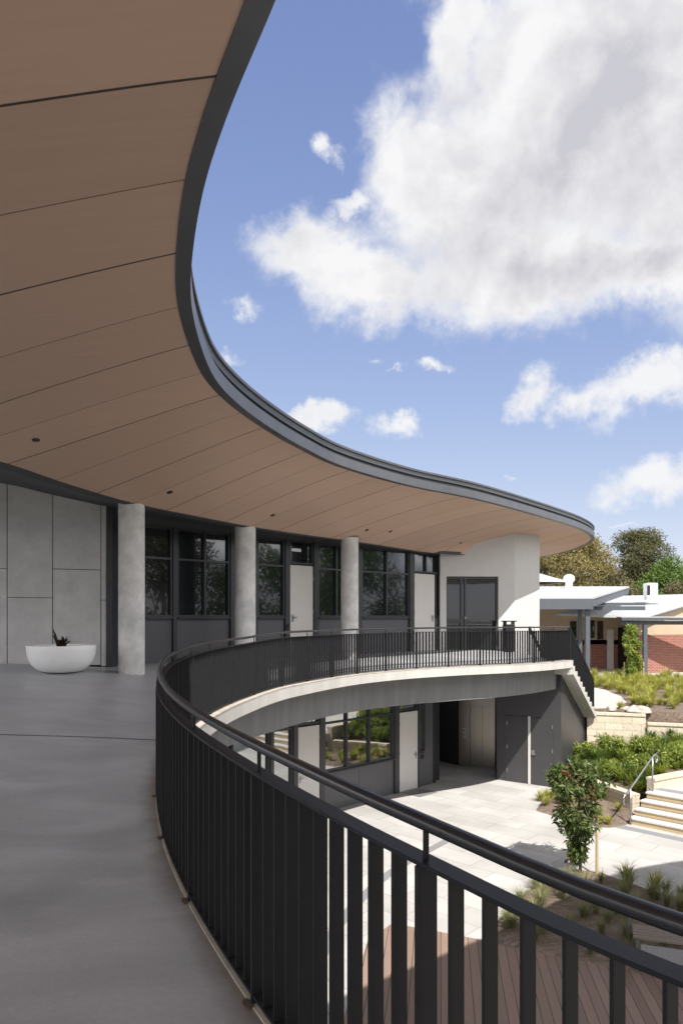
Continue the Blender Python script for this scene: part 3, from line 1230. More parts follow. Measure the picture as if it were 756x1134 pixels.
Ept = [(16, 9.6, EH), (12, 9.0, EH), (9.6, 8.5, EH), (8.1, 8.0, EH), (7.0, 7.4, EH), (5.6, 6.1, EH), (4.1, 4.8, EH), (2.75, 3.75, EH), (1.75, 3.0, EH), (.95, 2.35, EH), (.3, 2.2, EH), (-.12, 2.65, EH)]
Ept += [roofpt(*p) for p in pix]
Ept += [roofpt(654.5, 596, 2.84), (9.05, 26.3, 2.70), (8.55, 27.05, 2.52), (7.7, 27.5, 2.36), (5.8, 27.5, 2.25), (4.4, 27.3, 2.2), (2.5, 27, 2.1)]
Ipt = [(16, 1, 2.3), (13, -1, 2.2), (10.5, -2.5, 2.1), (9, -3.2, 2.0), (7.5, -3.6, 2.0), (6, -3.9, 2.0), (4.5, -4.0, 2.0), (3.2, -4.0, 2.0), (1.5, -4.0, 2.0), (-.5, -4.0, 2.0), (-2.5, -3.7, 2.0), (-4.5, -2.6, 2.0),
       (-6.3, -.6, 2.0), (-7.2, .8, 2.05), (-7.5, 2.2, 2.1), (-7.5, 3.8, 2.2), (-7.3, 5.4, 2.3), (-7.0, 6.9, 2.35), (-6.5, 8.2, 2.38), (-5.8, 9.4, 2.36),
       (-5.04, 10.4, 2.3), (-4.35, 11.35, 2.13), (-3.66, 12.5, 2.02), (-2.85, 13.95, 2.0), (-2.0, 15.5, 2.0), (-.85, 17.1, 2.0), (.45, 18.7, 2.0),
       (1.75, 20.5, 2.0), (2.57, 21.6, 2.0), (3.3, 22.0, 2.0),
       (3.8, 22.3, 2.0), (4.1, 22.7, 2.0), (4.3, 23.3, 2.0), (4.2, 24, 2.0), (3.6, 24.4, 2.0), (2.5, 24.5, 2.0)]
assert len(Ept) == len(Ipt), (len(Ept), len(Ipt))
EC = catmull(Ept, 8)
IC = catmull(Ipt, 8)
EC[:, 2] += EYE
IC[:, 2] += EYE
rows = []
NT = 20
for e, i in zip(EC, IC):
    pw_ = interp(e[0], [1.5, 5.0], [1.12, 1.45]) if e[1] > 14 else 1.12
    rows.append([tuple(np.r_[i[:2] + (e[:2] - i[:2]) * (k / NT), i[2] + (e[2] - i[2]) * (1 - (1 - k / NT) ** pw_)]) for k in range(NT + 1)])
so = MB().grid(rows)
soffit_bvh = BVHTree.FromPolygons([Vector(v) for v in so.v], so.f)
sof = so.build('soffit', M['soffit'], bld, smooth=True)


def board(x, y):
    v_ = y
    for _ in range(25):
        k_ = interp(v_, [3, 3.9, 4.8, 6.5, 7.3, 12.5, 16.8, 19.5, 26], [.02, .065, .17, .36, .40, .24, .22, .10, .05])
        v_ = .5 * v_ + .5 * (y + k_ * (x + 1))
    return v_


att = sof.data.attributes.new('board', 'FLOAT', 'POINT')
att.data.foreach_set('value', [board(p[0], p[1]) for p in so.v])


def soffit_z(x, y, d=3.6):
    h = soffit_bvh.ray_cast(Vector((x, y, 0.8)), Vector((0, 0, 1)))
    return h[0].z if h[0] else d


EF = resample(EC, step=0.12)
for _ in range(10):
    EF[1:-1] = (EF[:-2] + 2 * EF[1:-1] + EF[2:]) / 4
# lower trim and stepped gutter fascia
f1 = sweep(EF, [(-.01, -.012), (.12, -.012), (.125, .165), (-.01, .165)])
smooth_angle(f1.build('eave_trim', M['fascia'], bld))
f2 = sweep(EF, [(-.01, .167), (.035, .167), (.035, .245), (-.01, .245)])
smooth_angle(f2.build('shadow_gap', M['bulkhead'], bld))
f3 = sweep(EF, [(-.4, .247), (.085, .247), (.09, .335), (.12, .34), (.12, .385), (-.4, .40)])
smooth_angle(f3.build('roof_flashing', M['fascia2'], bld))
# roof sheet on top
N2, T2 = normals2d(EC)
rows = []
for e, n, i in zip(EC, N2, IC):
    rows.append([(e[0] - n[0] * .38, e[1] - n[1] * .38, e[2] + .41), (lerp(e[0], i[0], .5), lerp(e[1], i[1], .5), e[2] + .44), (i[0], i[1], max(e[2], 4.4) + .5),
                 (i[0] + (i[0] - e[0]) * (.9 if i[1] > 7.5 else .08), i[1] + (i[1] - e[1]) * (.9 if i[1] > 7.5 else .08), max(e[2], 4.4) + .5)])
MB().grid(rows).build('roof_sheet', M['roofw'], bld)

# dark bulkhead from the inner edge of the timber soffit back to the walls
bw = [(-7, .5), (-9.9, 1)]
Bk = [(16, -.5, 3.9), (13, -1.8, 3.8), (10.5, -3, 3.7), (9, -3.7, 3.6), (7.5, -4.1, 3.6), (6, -4.4, 3.6), (4.5, -4.5, 3.6), (3.2, -4.5, 3.6), (1.5, -4.5, 3.6), (-.5, -4.5, 3.6), (-3, -4.2, 3.6), (-5.2, -3.0, 3.6),
      (-7.2, -1, 3.65), (-8.0, .6, 3.7), (-8.3, 2.2, 3.8), (-8.4, 3.9, 3.9), (-8.4, 5.6, 4.0), (-8.4, 7.4, 4.1), (-8.6, 9.2, 4.2), (-9.2, 11, 4.28), (-8.5, 12.55, 4.25),
      (-6.5, 13.1, 4.12), (-5.5, 13.45, 3.93), (-4.65, 13.76, 3.77), (-4.2, 15.1, 3.75), (-2.9, 16.5, 3.75), (-1.3, 18.1, 3.75), (.2, 19.6, 3.75), (1.8, 21.2, 3.75), (2.95, 22.3, 3.7), (3.6, 22.5, 3.65),
      (4.2, 22.7, 3.62), (4.45, 23.0, 3.62), (4.6, 23.5, 3.62), (4.5, 24.2, 3.62), (3.9, 24.7, 3.62), (2.5, 25, 3.62)]
BC = catmull(Bk, 8)
rows = []
for i, b in zip(IC, BC):
    m_ = (i + b) / 2
    rows.append([(i[0], i[1], i[2] + .06), (i[0], i[1], i[2] - .006), (i[0] + (b[0] - i[0]) * .06, i[1] + (b[1] - i[1]) * .06, i[2] - .03), tuple(m_), tuple(b)])
MB().grid(rows).build('bulkhead', M['bulkhead'], bld, smooth=False)

# white wall (built after the soffit so that its head meets it)
ww = MB()
th = .22
n_ = 8
pts = [wa.lerp(wb, k / n_) for k in range(n_ + 1)] + [wb.lerp(wc, k / 4) for k in range(1, 5)]
tops = [soffit_z(p.x, p.y) + .12 for p in pts]
# the head of the door opening splits the front: piers and lintel
dl, dr = 494.0, 551.5


def wfx(x):
    q = (x - HX) / F
    return (q * wa.y - wa.x) / ((wb.x - wa.x) - q * (wb.y - wa.y))


tl, tr_ = wfx(dl), wfx(dr)
DH = .55 + 2.35


def wseg(t0, t1, z0, flat=None):
    a, b = wa.lerp(wb, t0), wa.lerp(wb, t1)
    za, zb = soffit_z(a.x, a.y) + .1, soffit_z(b.x, b.y) + .1
    q = W1n * -th
    ww.prism([(a.x, a.y), (b.x, b.y), (b.x + q.x, b.y + q.y), (a.x + q.x, a.y + q.y)], z0, [za, zb, zb, za])


wseg(0, tl, .2)
wseg(tl, (tl + tr_) / 2, DH)
wseg((tl + tr_) / 2, tr_, DH)
wseg(tr_, .92, .2)
wseg(.92, 1, .2)
W2d = (wc - wb).normalized()
W2n = Vector((W2d.y, -W2d.x, 0))
a, b = wb, wc
q = W2n * -th
za, zb = soffit_z(a.x, a.y) + .1, soffit_z(b.x, b.y) + .1
ww.prism([(a.x, a.y), (b.x, b.y), (b.x + q.x, b.y + q.y), (a.x - .02, a.y + .2)], TZ, [za, zb, zb, za])
ww.prism([(wc.x, wc.y), (wc.x - .3, wc.y + 3), (wc.x - .5, wc.y + 3), (wc.x + q.x, wc.y + q.y)], TZ, [zb, zb - .2, zb - .2, zb])
ww.build('white_wall', M['white'], bld)
# glazed double door in it
gd = MB()
ga, gb = wa.lerp(wb, tl), wa.lerp(wb, tr_)
gl_ = (gb - ga).length
for u0, u1, z0, z1 in ((0, .05, .5, DH), (gl_ - .05, gl_, .5, DH), (.05, gl_ - .05, DH - .07, DH), (gl_ * .3 - .03, gl_ * .3 + .03, .5, DH - .07), (gl_ * .3 + .1, gl_ * .3 + .16, .5, DH - .07), (.05, gl_ * .3 - .03, 1.45, 1.55)):
    c = ga + W1d * (u0 + u1) / 2 - W1n * .12
    c.z = (z0 + z1) / 2
    gd.box(c, (u1 - u0 - .002, .07, z1 - z0 - .002), W1d)
gdo = gd.build('glazed_door', M['frame'], bld)
for u0, u1 in ((.05, gl_ * .3 - .03), (gl_ * .3 + .03, gl_ * .3 + .1), (gl_ * .3 + .16, gl_ - .05)):
    c = ga + W1d * (u0 + u1) / 2 - W1n * .14
    c.z = (.5 + DH) / 2 - .03
    MB().box(c, (u1 - u0, .012, DH - .56), W1d).build('pane', M['glass_up'], gdo)
c = ga + W1d * gl_ * .37 - W1n * .06
c.z = 1.58
MB().box(c, (.06, .05, .06), W1d).build('handle', M['chrome'], gdo)

# columns
for (X, Y, top) in ((-3.78, 12.7, 3.66), (-2.14, 15.68, 3.66), (.21, 18.3, 3.66)):
    z0 = floor_z(X, Y)
    MB().lathe((X, Y, 0), [(.23, z0 - .2), (.23, top)], 48).build('column', M['column'], bld)
for o in bld.children:
    if o.name.startswith('column'):
        smooth_angle(o, 50)

# concrete panel wall on the left
panels = MB()
pw = [(-9.9, 12.05), (-8.1, 12.55), (-6.35, 13.10), (-4.58, 13.72)]


def pwx(x):
    """plan point on the panel wall for a picture column"""
    q = (x - HX) / F
    a, b = Vector((-6.35, 13.10)), Vector((-4.58, 13.72))
    t = (q * a.y - a.x) / ((b.x - a.x) - q * (b.y - a.y))
    return a + (b - a) * t


pd = Vector((1.77, .62, 0)).normalized()
pn = Vector((pd.y, -pd.x, 0))
seams = [-175, -118, -68, 8.2, 58.5, 112, 118.3]
seams = [-170, -110, -50, 8.2, 58.5, 112, 118.3]
hj = {0: 600, 1: 655, 2: 629, 3: 661.8, 4: 630.5, 5: 664.5}
for k in range(len(seams) - 1):
    a, b = pwx(seams[k]), pwx(seams[k + 1])
    zj = EYE + (HY - hj[k]) / F * ((a.y + b.y) / 2)
    zb_ = lerp(.74, .60, (k + 1) / 6) + .05
    for z0, z1 in ((zb_, zj - .006), (zj + .006, 4.6)):
        c = Vector(((a.x + b.x) / 2, (a.y + b.y) / 2, (z0 + z1) / 2)) - pn * .03
        MB().box(c, ((b - a).length - .014, .03, z1 - z0), pd).build('wall_panel', M['panel'], bld)
a, b = pwx(-260), pwx(118.3)
bb = MB()
c = Vector(((a.x + b.x) / 2, (a.y + b.y) / 2, 2.3)) - pn * .14
bb.box(c, ((b - a).length, .16, 4.6), pd)
bb.build('panel_backing', M['interior'], bld)
# dark return beside the first column
rt = MB()
b3 = Vector((b.x, b.y, 0))
rt.prism([(b3.x, b3.y - .01), (b3.x + .10, b3.y + .03), (-4.62, 15.1), (-4.8, 15.05)], .3, 4.2)
rt.build('return_panel', M['frame'], bld)
# ceiling downlights
for (x, y) in ((40, 487), (188, 545), (302, 570.5), (406, 587), (432, 588.5), (510, 601)):
    h = ray(soffit_bvh, x, y)
    if h is None:
        continue
    nn = soffit_bvh.find_nearest(h)[1]
    if nn.z > 0:
        nn = -nn
    ax = nn
    uu = ax.cross(Vector((0, 1, 0))).normalized()
    vv = ax.cross(uu)
    mb = MB()
    ring = [h + uu * math.cos(a_) * .055 + vv * math.sin(a_) * .055 for a_ in np.linspace(0, 2 * math.pi, 20, endpoint=False)]
    mb.add([p + ax * .008 for p in ring] + [p - ax * .02 for p in ring], [tuple(range(20))] + [(k, (k + 1) % 20, 20 + (k + 1) % 20, 20 + k) for k in range(20)])
    mb.build('downlight', M['black'], bld)

# ------------------------------------------------------------------ balustrade
bal = thing('balustrade', (RAIL[60][0], RAIL[60][1], RAIL[60][2]), 'long curved charcoal balustrade of flat bars along the walkway edge', 'balustrade')
H3 = RAIL.copy()
H3[:, 2] += 1.0
st = np.r_[H3[::2], H3[-1:]]
MB().tube([Vector(p) for p in st], .0215, 14).build('handrail', M['railgloss'], bal, smooth=True)
smooth_angle(sweep(RAIL, [(-.03, .895), (.03, .895), (.03, .907), (-.03, .907)]).build('top_rail', M['rail'], bal))
smooth_angle(sweep(RAIL, [(-.03, .03), (.03, .03), (.03, .042), (-.03, .042)]).build('bottom_rail', M['rail'], bal))
N, T = normals2d(RAIL)
arc = np.r_[0, np.cumsum(np.linalg.norm(np.diff(RAIL[:, :2], axis=0), axis=1))]


def on_rail(s):
    p = [np.interp(s, arc, RAIL[:, k]) for k in range(3)]
    n = Vector((np.interp(s, arc, N[:, 0]), np.interp(s, arc, N[:, 1]), 0)).normalized()
    return Vector(p), n


# arc position of a post seen in the photograph at (-.33, 3.2)
s0 = arc[arc_of((-.33, 2.755))]
PS = 1.06
posts = [s0 + PS * k for k in range(-60, 60)]
posts = [s for s in posts if .02 < s < arc[-1] - .3] + [arc[-1] - .01]
NB = 9
bars = []
for k in range(len(posts) - 1):
    a, b = posts[k], posts[k + 1]
    nb = NB if b - a > .9 else max(1, int((b - a) / .11) - 1)
    for q in range(1, nb + 1):
        bars.append(a + (b - a) * q / (nb + 1))


def fin(mb, s, depth, thick, z0, z1):
    p, n = on_rail(s)
    mb.box((p.x, p.y, p.z + (z0 + z1) / 2), (depth, thick, z1 - z0), n)


for s in posts:
    mb = MB()
    fin(mb, s, .066, .016, -.01, .893)
    p, n = on_rail(s)
    mb.tube([p + Vector((0, 0, .908)), p + Vector((0, 0, .985))], .008, 8)
    mb.build('post', M['rail'], bal)
CAMP = Vector((0, 0, EYE))
def seen(s):
    p, n = on_rail(s)
    x, y = p.x / max(p.y, .01), p.y
    return y > .9 and abs(x) < .52
bars_sorted = sorted(bars, key=lambda s: (not seen(s), (on_rail(s)[0] - CAMP).length))
for s in bars_sorted[:100]:
    mb = MB()
    fin(mb, s, .050, .009, .043, .894)
    mb.build('baluster', M['rail'], bal)
mb = MB()
for s in bars_sorted[100:]:
    fin(mb, s, .050, .009, .043, .894)
tag(mb.build('baluster', M['rail'], bal), kind='stuff')

# rust stains on the slab at the feet of the nearest posts
M['rust'] = simple('rust_stain', (0.10, 0.065, 0.045), 0.9, 0, 0.4, 30)
rg_ = np.random.default_rng(3)
for s in posts:
    p, n = on_rail(s)
    if not (1.0 < p.y < 8.5 and seen(s)):
        continue
    c = p - n * .045
    tv = Vector((n.y, -n.x, 0))
    ring = []
    for k in range(16):
        a_ = 2 * math.pi * k / 16
        r_ = rg_.uniform(.026, .038)
        q = c + n * math.cos(a_) * r_ * .55 + tv * math.sin(a_) * r_ * 1.3
        ring.append((q.x, q.y, floor_z(q.x, q.y) + .009))
    mb = MB()
    mb.add(ring, [tuple(range(16))])
    tag(mb.build('floor_stain', M['rust']), kind='structure')

# ------------------------------------------------------------------ external stair
sd = Vector((.588, .809, 0))
sp2 = Vector((-.809, .588, 0))
S0 = Vector((RAIL[-1][0], RAIL[-1][1], RAIL[-1][2]))
NR, RI, TRD = 10, .18, .245
SW = 1.35
stair = thing('external_stair', (S0.x + 1, S0.y + 1.2, TZ), 'concrete stair with stepped edge dropping from the walkway to the terrace', 'stair')
cs = S0 + Vector((0, 0, -.005))
prof = []
z = cs.z
u = 0.0
prof.append((-.15, z))
for k in range(NR):
    prof.append((u, z))
    z -= RI
    prof.append((u, z))
    u += TRD
prof.append((u, z))
bot = [(u, z - .16), (u - .05, z - .22), (.1, cs.z - .42), (-.15, cs.z - .42)]
pr = prof + bot
mb = MB()
n_ = len(pr)
vs = []
for w in (-.09, SW):
    for (uu, zz) in pr:
        p = S0 + sd * uu + sp2 * w
        vs.append((p.x, p.y, zz))
fs = [tuple(range(n_)), tuple(range(2 * n_ - 1, n_ - 1, -1))]
for k in range(n_):
    k2 = (k + 1) % n_
    fs.append((k, k2, n_ + k2, n_ + k))
mb.add(vs, fs)
mb.build('flight', M['slab'], stair)
u_end, z_end = u, z
# flank wall below the flight (charcoal)
fk = MB()
g0 = Vector((fb.x, fb.y, 0))
top0 = cs.z - .43
pA = S0 + sd * .0 - sp2 * .05
e0 = g0
e1 = g0 + sd * (u_end + .35)
fk.prism([(e0.x, e0.y), (e1.x, e1.y), (e1.x + sp2.x * .2, e1.y + sp2.y * .2), (e0.x + sp2.x * .2, e0.y + sp2.y * .2)], GZ - .02,
         [top0 + .02, z_end - .45, z_end - .45, top0 + .02])
fk.build('flank_wall', M['darkclad'], stair)
# stair balustrades
for w, nm, lab in ((0.0, 'stair_balustrade', 'raking charcoal balustrade on the outer side of the stair'), (SW - .1, 'stair_balustrade', 'thin raking charcoal rail on posts beside the white wall at the head of the stair')):
    b0 = S0 + sp2 * w
    sb_ = thing(nm, b0, lab, 'balustrade', 'stair balustrades')
    sl_ = -RI / TRD
    pts = [b0 + Vector((0, 0, 1.0)), b0 + sd * .02 + Vector((0, 0, 1.0)), b0 + sd * u_end + Vector((0, 0, 1.0 + sl_ * u_end))]
    MB().tube([p for p in pts], .0215, 10).build('handrail', M['rail'], sb_, smooth=True)
    rk = Vector((sd.x, sd.y, sl_)).normalized()
    up = Vector((sd.x * -sl_, sd.y * -sl_, 1)).normalized()
    Lr = u_end / Vector((sd.x, sd.y)).length * math.sqrt(1 + sl_ * sl_)
    for zz, nm2 in ((.90, 'top_rail'), (.07, 'bottom_rail')):
        c = b0 + sd * u_end / 2 + Vector((0, 0, zz + sl_ * u_end / 2))
        MB().box(c, (Lr, .06, .012), rk, up).build(nm2, M['rail'], sb_)
    k = 0
    uu = .01
    while uu < u_end + .02:
        mb = MB()
        p = b0 + sd * uu
        zz = sl_ * uu
        isp = k % 9 == 0
        if w > .5 and not isp:      # the wall side has only a rail on posts
            uu += .11
            k += 1
            continue
        mb.box((p.x, p.y, p.z + zz + .48), (.056 if not isp else .066, .009 if not isp else .016, .83 if not isp else 1.0), sp2)
        mb.build('post' if isp else 'baluster', M['rail'], sb_)
        uu += .11
        k += 1

# litter bin on the walkway
bp_ = ray(floor_bvh, 563, 722)
bin_ = thing('litter_bin', bp_, 'charcoal litter bin with raised flat lid behind the balustrade', 'bin')
c = Vector(bp_)
MB().box(c + Vector((0, 0, .44)), (.30, .30, .86), W1d).build('body', M['rail'], bin_, bevel=.01)
MB().box(c + Vector((0, 0, .97)), (.40, .34, .035), W1d).build('lid', M['rail'], bin_, bevel=.008)
for sx in (-1, 1):
    MB().box(c + W1d * sx * .13 + Vector((0, 0, .912)), (.03, .26, .08), W1d).build('lid_support', M['rail'], bin_)

# planter bowl
pc = ray(floor_bvh, 68.5, 744)
plt_ = thing('planter_bowl', pc, 'round white planter bowl standing by the grey panel wall', 'planter')
s_ = F / pc.y
rr = 36.3 / s_
hh = 29.5 / s_
prof = []
for k in range(13):
    a_ = k / 12 * math.pi / 2
    prof.append((rr * (.50 + .50 * math.sin(a_) ** .9) if k else rr * .50, hh * (1 - math.cos(a_)) ** 1.0 * 1.0))
prof = [(rr * .45, 0.0), (rr * .58, hh * .03), (rr * .72, hh * .12), (rr * .85, hh * .28), (rr * .93, hh * .46), (rr * .975, hh * .66), (rr * .995, hh * .85), (rr, hh * .97), (rr * .99, hh), (rr * .955, hh), (rr * .945, hh * .96), (rr * .93, hh * .84)]
pbm = MB().lathe(pc, prof, 56)
pob = pbm.build('bowl', M['planter'], plt_, smooth=True)
MB().lathe(pc, [(rr * .92, hh * .85), (rr * .92, hh * .90), (rr * .5, hh * .93), (.02, hh * .94)], 40).build('soil', M['soil'], plt_)


# ------------------------------------------------------------------ plants
def blades(n, h, spread, width, seed, droop=.5, segs=3):
    rg = np.random.default_rng(seed)
    vs, fs = [], []
    for k in range(n):
        a_ = rg.uniform(0, 2 * math.pi)
        L_ = h * rg.uniform(.6, 1.1)
        lean = spread * rg.uniform(.25, 1.0)
        bx = rg.normal(0, .05 * spread), rg.normal(0, .05 * spread)
        d = np.array([math.cos(a_), math.sin(a_)])
        s = np.array([-d[1], d[0]])
        o = len(vs)
        for q in range(segs + 1):
            t = q / segs
            r_ = lean * t ** 1.5
            z = L_ * (t - droop * .55 * t ** 3 * lean / spread)
            w = width * (1 - t) ** .7 * .5 + .0008
            c = np.array([bx[0] + d[0] * r_, bx[1] + d[1] * r_])
            vs.append((c[0] - s[0] * w, c[1] - s[1] * w, z))
            vs.append((c[0] + s[0] * w, c[1] + s[1] * w, z))
        for q in range(segs):
            fs.append((o + 2 * q, o + 2 * q + 1, o + 2 * q + 3, o + 2 * q + 2))
    return vs, fs


def leaves(clumps, per, size, seed, flat=.5, asp=.4, shell=.55):
    """leaf-shaped faces scattered through ellipsoidal clumps: (centre, (rx, ry, rz))"""
    rg = np.random.default_rng(seed)
    V, Fs = [], []
    for (c, r_) in clumps:
        n = int(per * (r_[0] * r_[1] * r_[2]) ** (2 / 3)) if per > 0 else int(-per)
        d = rg.normal(size=(n, 3))
        d /= np.linalg.norm(d, axis=1)[:, None]
        rad = shell + (1 - shell) * rg.uniform(0, 1, n) ** .6
        rad *= rg.uniform(.8, 1.12, n)
        p = np.array(c) + d * rad[:, None] * np.array(r_)
        ax = rg.normal(size=(n, 3)) + d * .8
        ax[:, 2] -= flat * .6
        ax /= np.linalg.norm(ax, axis=1)[:, None]
        up = rg.normal(size=(n, 3)) * .8 + d * .6 + np.array([0, 0, .6])
        sd_ = np.cross(ax, up)
        sd_ /= np.linalg.norm(sd_, axis=1)[:, None] + 1e-9
        nn = np.cross(sd_, ax)
        L_ = size * rg.uniform(.6, 1.25, n)
        for k in range(n):
            o = len(V)
            a = ax[k] * L_[k]
            s = sd_[k] * L_[k] * asp * .5
            u_ = nn[k] * L_[k] * .10
            V += [p[k], p[k] + a * .45 + s + u_, p[k] + a, p[k] + a * .45 - s + u_]
            Fs += [(o, o + 1, o + 2, o + 3)]
    return V, Fs


def raw(name, vs, fs, m, parent=None):
    me = bpy.data.meshes.new(name)
    me.from_pydata([tuple(v) for v in vs], [], fs)
    me.materials.append(m)
    me.update()
    ob = bpy.data.objects.new(name, me)
    COL.objects.link(ob)
    if parent is not None:
        ob.parent = parent
    return ob


# plant in the bowl
pp = thing('bowl_plant', pc + Vector((0.02, 0, hh * .92)), 'small dark leaved plant with a reddish shoot in the white bowl', 'plant')
v, f = blades(30, .24, .32, .055, 3, .9)
raw('leaves', v, f, M['leaf_dark'], pp)
v, f = blades(7, .36, .09, .055, 5, .2)
raw('shoot', [(a - .07 - .35 * c_, b, c_ * 1.1) for a, b, c_ in v], f, M['leaf_dark'], pp)

# ------------------------------------------------------------------ ground
def flatpoly(name, pts, z, m, kind='structure', thick=.1):
    mb = MB().prism(pts, z - thick, z)
    o = mb.build(name, m)
    return tag(o, kind=kind)


g = MB()
g.add([(-900, -900, GZ - .35), (900, -900, GZ - .35), (900, 900, GZ - .35), (-900, 900, GZ - .35)], [(0, 1, 2, 3)])
tag(g.build('terrain', M['terrain']), kind='structure')
flatpoly('courtyard_paving', [(-14, -8), (15, -8), (17, 20), (14, 20.5), (10.4, 21), (8.37, 23.9), (8.37, 28), (-14, 28)], GZ, M['paving'], thick=.3)
# timber deck
flatpoly('timber_deck', [(-.1, 7.0), (.5, 2.0), (9, 2.0), (9, 8.45), (4.4, 10.5), (.87, 12.06), (.42, 11.4), (.05, 9.3)], GZ + .012, M['boards'], thick=.08)
# garden bed in front (gently mounded)
def mound(name, pts, z, h, m, n=34):
    poly = np.array(pts)
    mn, mx = poly.min(0), poly.max(0)
    c = resample(np.c_[catmull(list(pts) + [pts[0]], 6), np.zeros(len(pts) * 6 + 1)], n=72)[:, :2]
    cen = c.mean(0)
    vs, fs = [], []
    rings = 12
    for r_ in range(rings + 1):
        t = 1 - r_ / rings
        for p in c[:-1]:
            q = cen + (p - cen) * max(t, .002)
            hh_ = h * (1 - t ** 4) + (.03 * math.sin(q[0] * 9.1 + q[1] * 4) * math.sin(q[1] * 7.3)) * (1 - t ** 6)
            vs.append((q[0], q[1], z + .01 + hh_ if r_ else z - .03))
    k = len(c) - 1
    for r_ in range(rings):
        for j in range(k):
            j2 = (j + 1) % k
            fs.append((r_ * k + j, r_ * k + j2, (r_ + 1) * k + j2, (r_ + 1) * k + j))
    mb = MB()
    mb.add(vs, fs)
    o = mb.build(name, m, smooth=True)
    return tag(o, kind='structure'), BVHTree.FromPolygons([Vector(v_) for v_ in vs], fs)


bed1, bed1b = mound('garden_bed', [(2.1, 11.35), (2.7, 12.4), (3.35, 13.4), (3.95, 14.2), (4.6, 14.75), (5.2, 14.6), (5.7, 13.9), (6.3, 13.25), (7.6, 12.9), (9.2, 12.4), (9.4, 10.5), (8.4, 8.6), (6.4, 9.45), (4.4, 10.3)], GZ, .10, M['mulch'])
bed2, bed2b = mound('garden_bed', [(5.2, 19.1), (5.8, 18.2), (6.5, 17.5), (7.2, 17.75), (7.75, 18.5), (7.9, 19.4), (7.5, 20.9), (6.9, 21.4), (5.9, 20.5)], GZ, .08, M['mulch'])
# terrace (upper level) with the planted slope below it
tr = MB()
outer = [(8.3, 23.75), (9.95, 23.35), (11.3, 22.75), (14, 22.3), (40, 20.5), (400, 20), (400, 700), (-400, 700), (-400, 29), (8.0, 29)]
tr.prism(outer, GZ - .4, TZ)
tag(tr.build('terrace_ground', M['terrain']), kind='structure')
flatpoly('terrace_bed', [(8.33, 23.72), (9.95, 23.33), (11.3, 22.73), (14, 22.27), (24, 21.4), (24, 34.6), (13, 36.3), (8.2, 36.3)], TZ + .006, M['mulch'], thick=.6)
# pale path on the terrace from the stair to the buildings
TPATH = [(6.6, 24.6), (8.3, 23.86), (9.3, 23.95), (10.3, 25.5), (10.9, 27.5), (11.2, 30.0), (10.8, 33.2), (11.0, 36.4), (4, 36.4), (4, 28)]  # hidden area behind the stair widened to bounce light onto the soffit
flatpoly('terrace_path', TPATH, TZ + .012, M['pale_path'], thick=.05)


def inpoly(x, y, P):
    c_ = False
    for k in range(len(P)):
        (x1, y1), (x2, y2) = P[k], P[k - 1]
        if (y1 > y) != (y2 > y) and x < (x2 - x1) * (y - y1) / (y2 - y1) + x1:
            c_ = not c_
    return c_


flatpoly('building_path', [(2, 36.0), (13.0, 36.2), (40, 33.2), (40, 60), (2, 60)], TZ + .016, M['pale_path'], thick=.05)
# lush bed slope
rows = []
frontL = [(6.85, 21.75), (7.45, 21.1), (7.85, 20.1), (8.25, 19.2), (9.0, 19.65), (9.8, 20.1), (11.5, 20.5), (14, 20.4), (24, 19.5)]
backL = [(7.2, 22.1), (8.3, 23.6), (9.0, 23.45), (9.95, 23.2), (10.5, 22.9), (11.3, 22.6), (12.5, 22.4), (14, 22.15), (24, 21.3)]
fz = [GZ + .2, GZ + .42, GZ + .42, GZ + .42, GZ + .85, GZ + .9, GZ + .9, GZ + .9, GZ + .9]
bz = [GZ + .6, TZ - 1.0, TZ - 1.0, TZ - .95, TZ - .85, TZ - .75, TZ - .7, TZ - .7, TZ - .7]
for k in range(len(frontL)):
    rows.append([(lerp(frontL[k][0], backL[k][0], t), lerp(frontL[k][1], backL[k][1], t), lerp(fz[k], bz[k], t)) for t in np.linspace(0, 1, 7)])
mbl = MB().grid(rows)
lushb = BVHTree.FromPolygons([Vector(v_) for v_ in mbl.v], mbl.f)
tag(mbl.build('planting_slope', M['mulch'], smooth=True), kind='structure')


# sandstone walls
def wallrun(name, pts, z0, z1, th_, label, cat='retaining wall', m=None, cap=True):
    root = thing(name, (pts[0][0], pts[0][1], z0), label, cat)
    P = np.array([(p[0], p[1], 0) for p in pts], float)
    P = resample(P, n=max(len(P) * 4, 8)) if len(P) > 2 else P
    body = sweep(P, [(0, z0), (th_, z0), (th_, z1 - .08), (0, z1 - .08)])
    body.build('blocks', m or M['stone'], root)
    cp_ = sweep(P, [(-.02, z1 - .078), (th_ + .03, z1 - .078), (th_ + .03, z1), (-.02, z1)])
    cp_.build('capping', M['stone'] if m is None else m, root)
    return root


wallrun('retaining_wall', [(8.2, 23.62), (9.1, 23.4), (9.95, 23.12)], GZ, TZ - .18 + .12, .22, 'tall sandstone block retaining wall beside the stair foot')
wallrun('retaining_wall', [(9.96, 23.0), (10.6, 22.8), (11.3, 22.5), (12.6, 22.25), (24, 21.1)], GZ, TZ - .32, .22, 'lower sandstone wall stepping away to the right of the tall one')
wallrun('retaining_wall', [(7.2, 21.2), (7.5, 20.85), (7.75, 20.0), (8.05, 19.05)], GZ, GZ + .47, .24, 'low sandstone block wall below the green planting beside the steps')
wallrun('retaining_wall', [(8.2, 18.95), (8.85, 19.35), (9.7, 19.85), (11.5, 20.3), (14, 20.2), (24, 19.3)], GZ, GZ + .95, .22, 'curved sandstone edging wall along the upper landing of the steps')

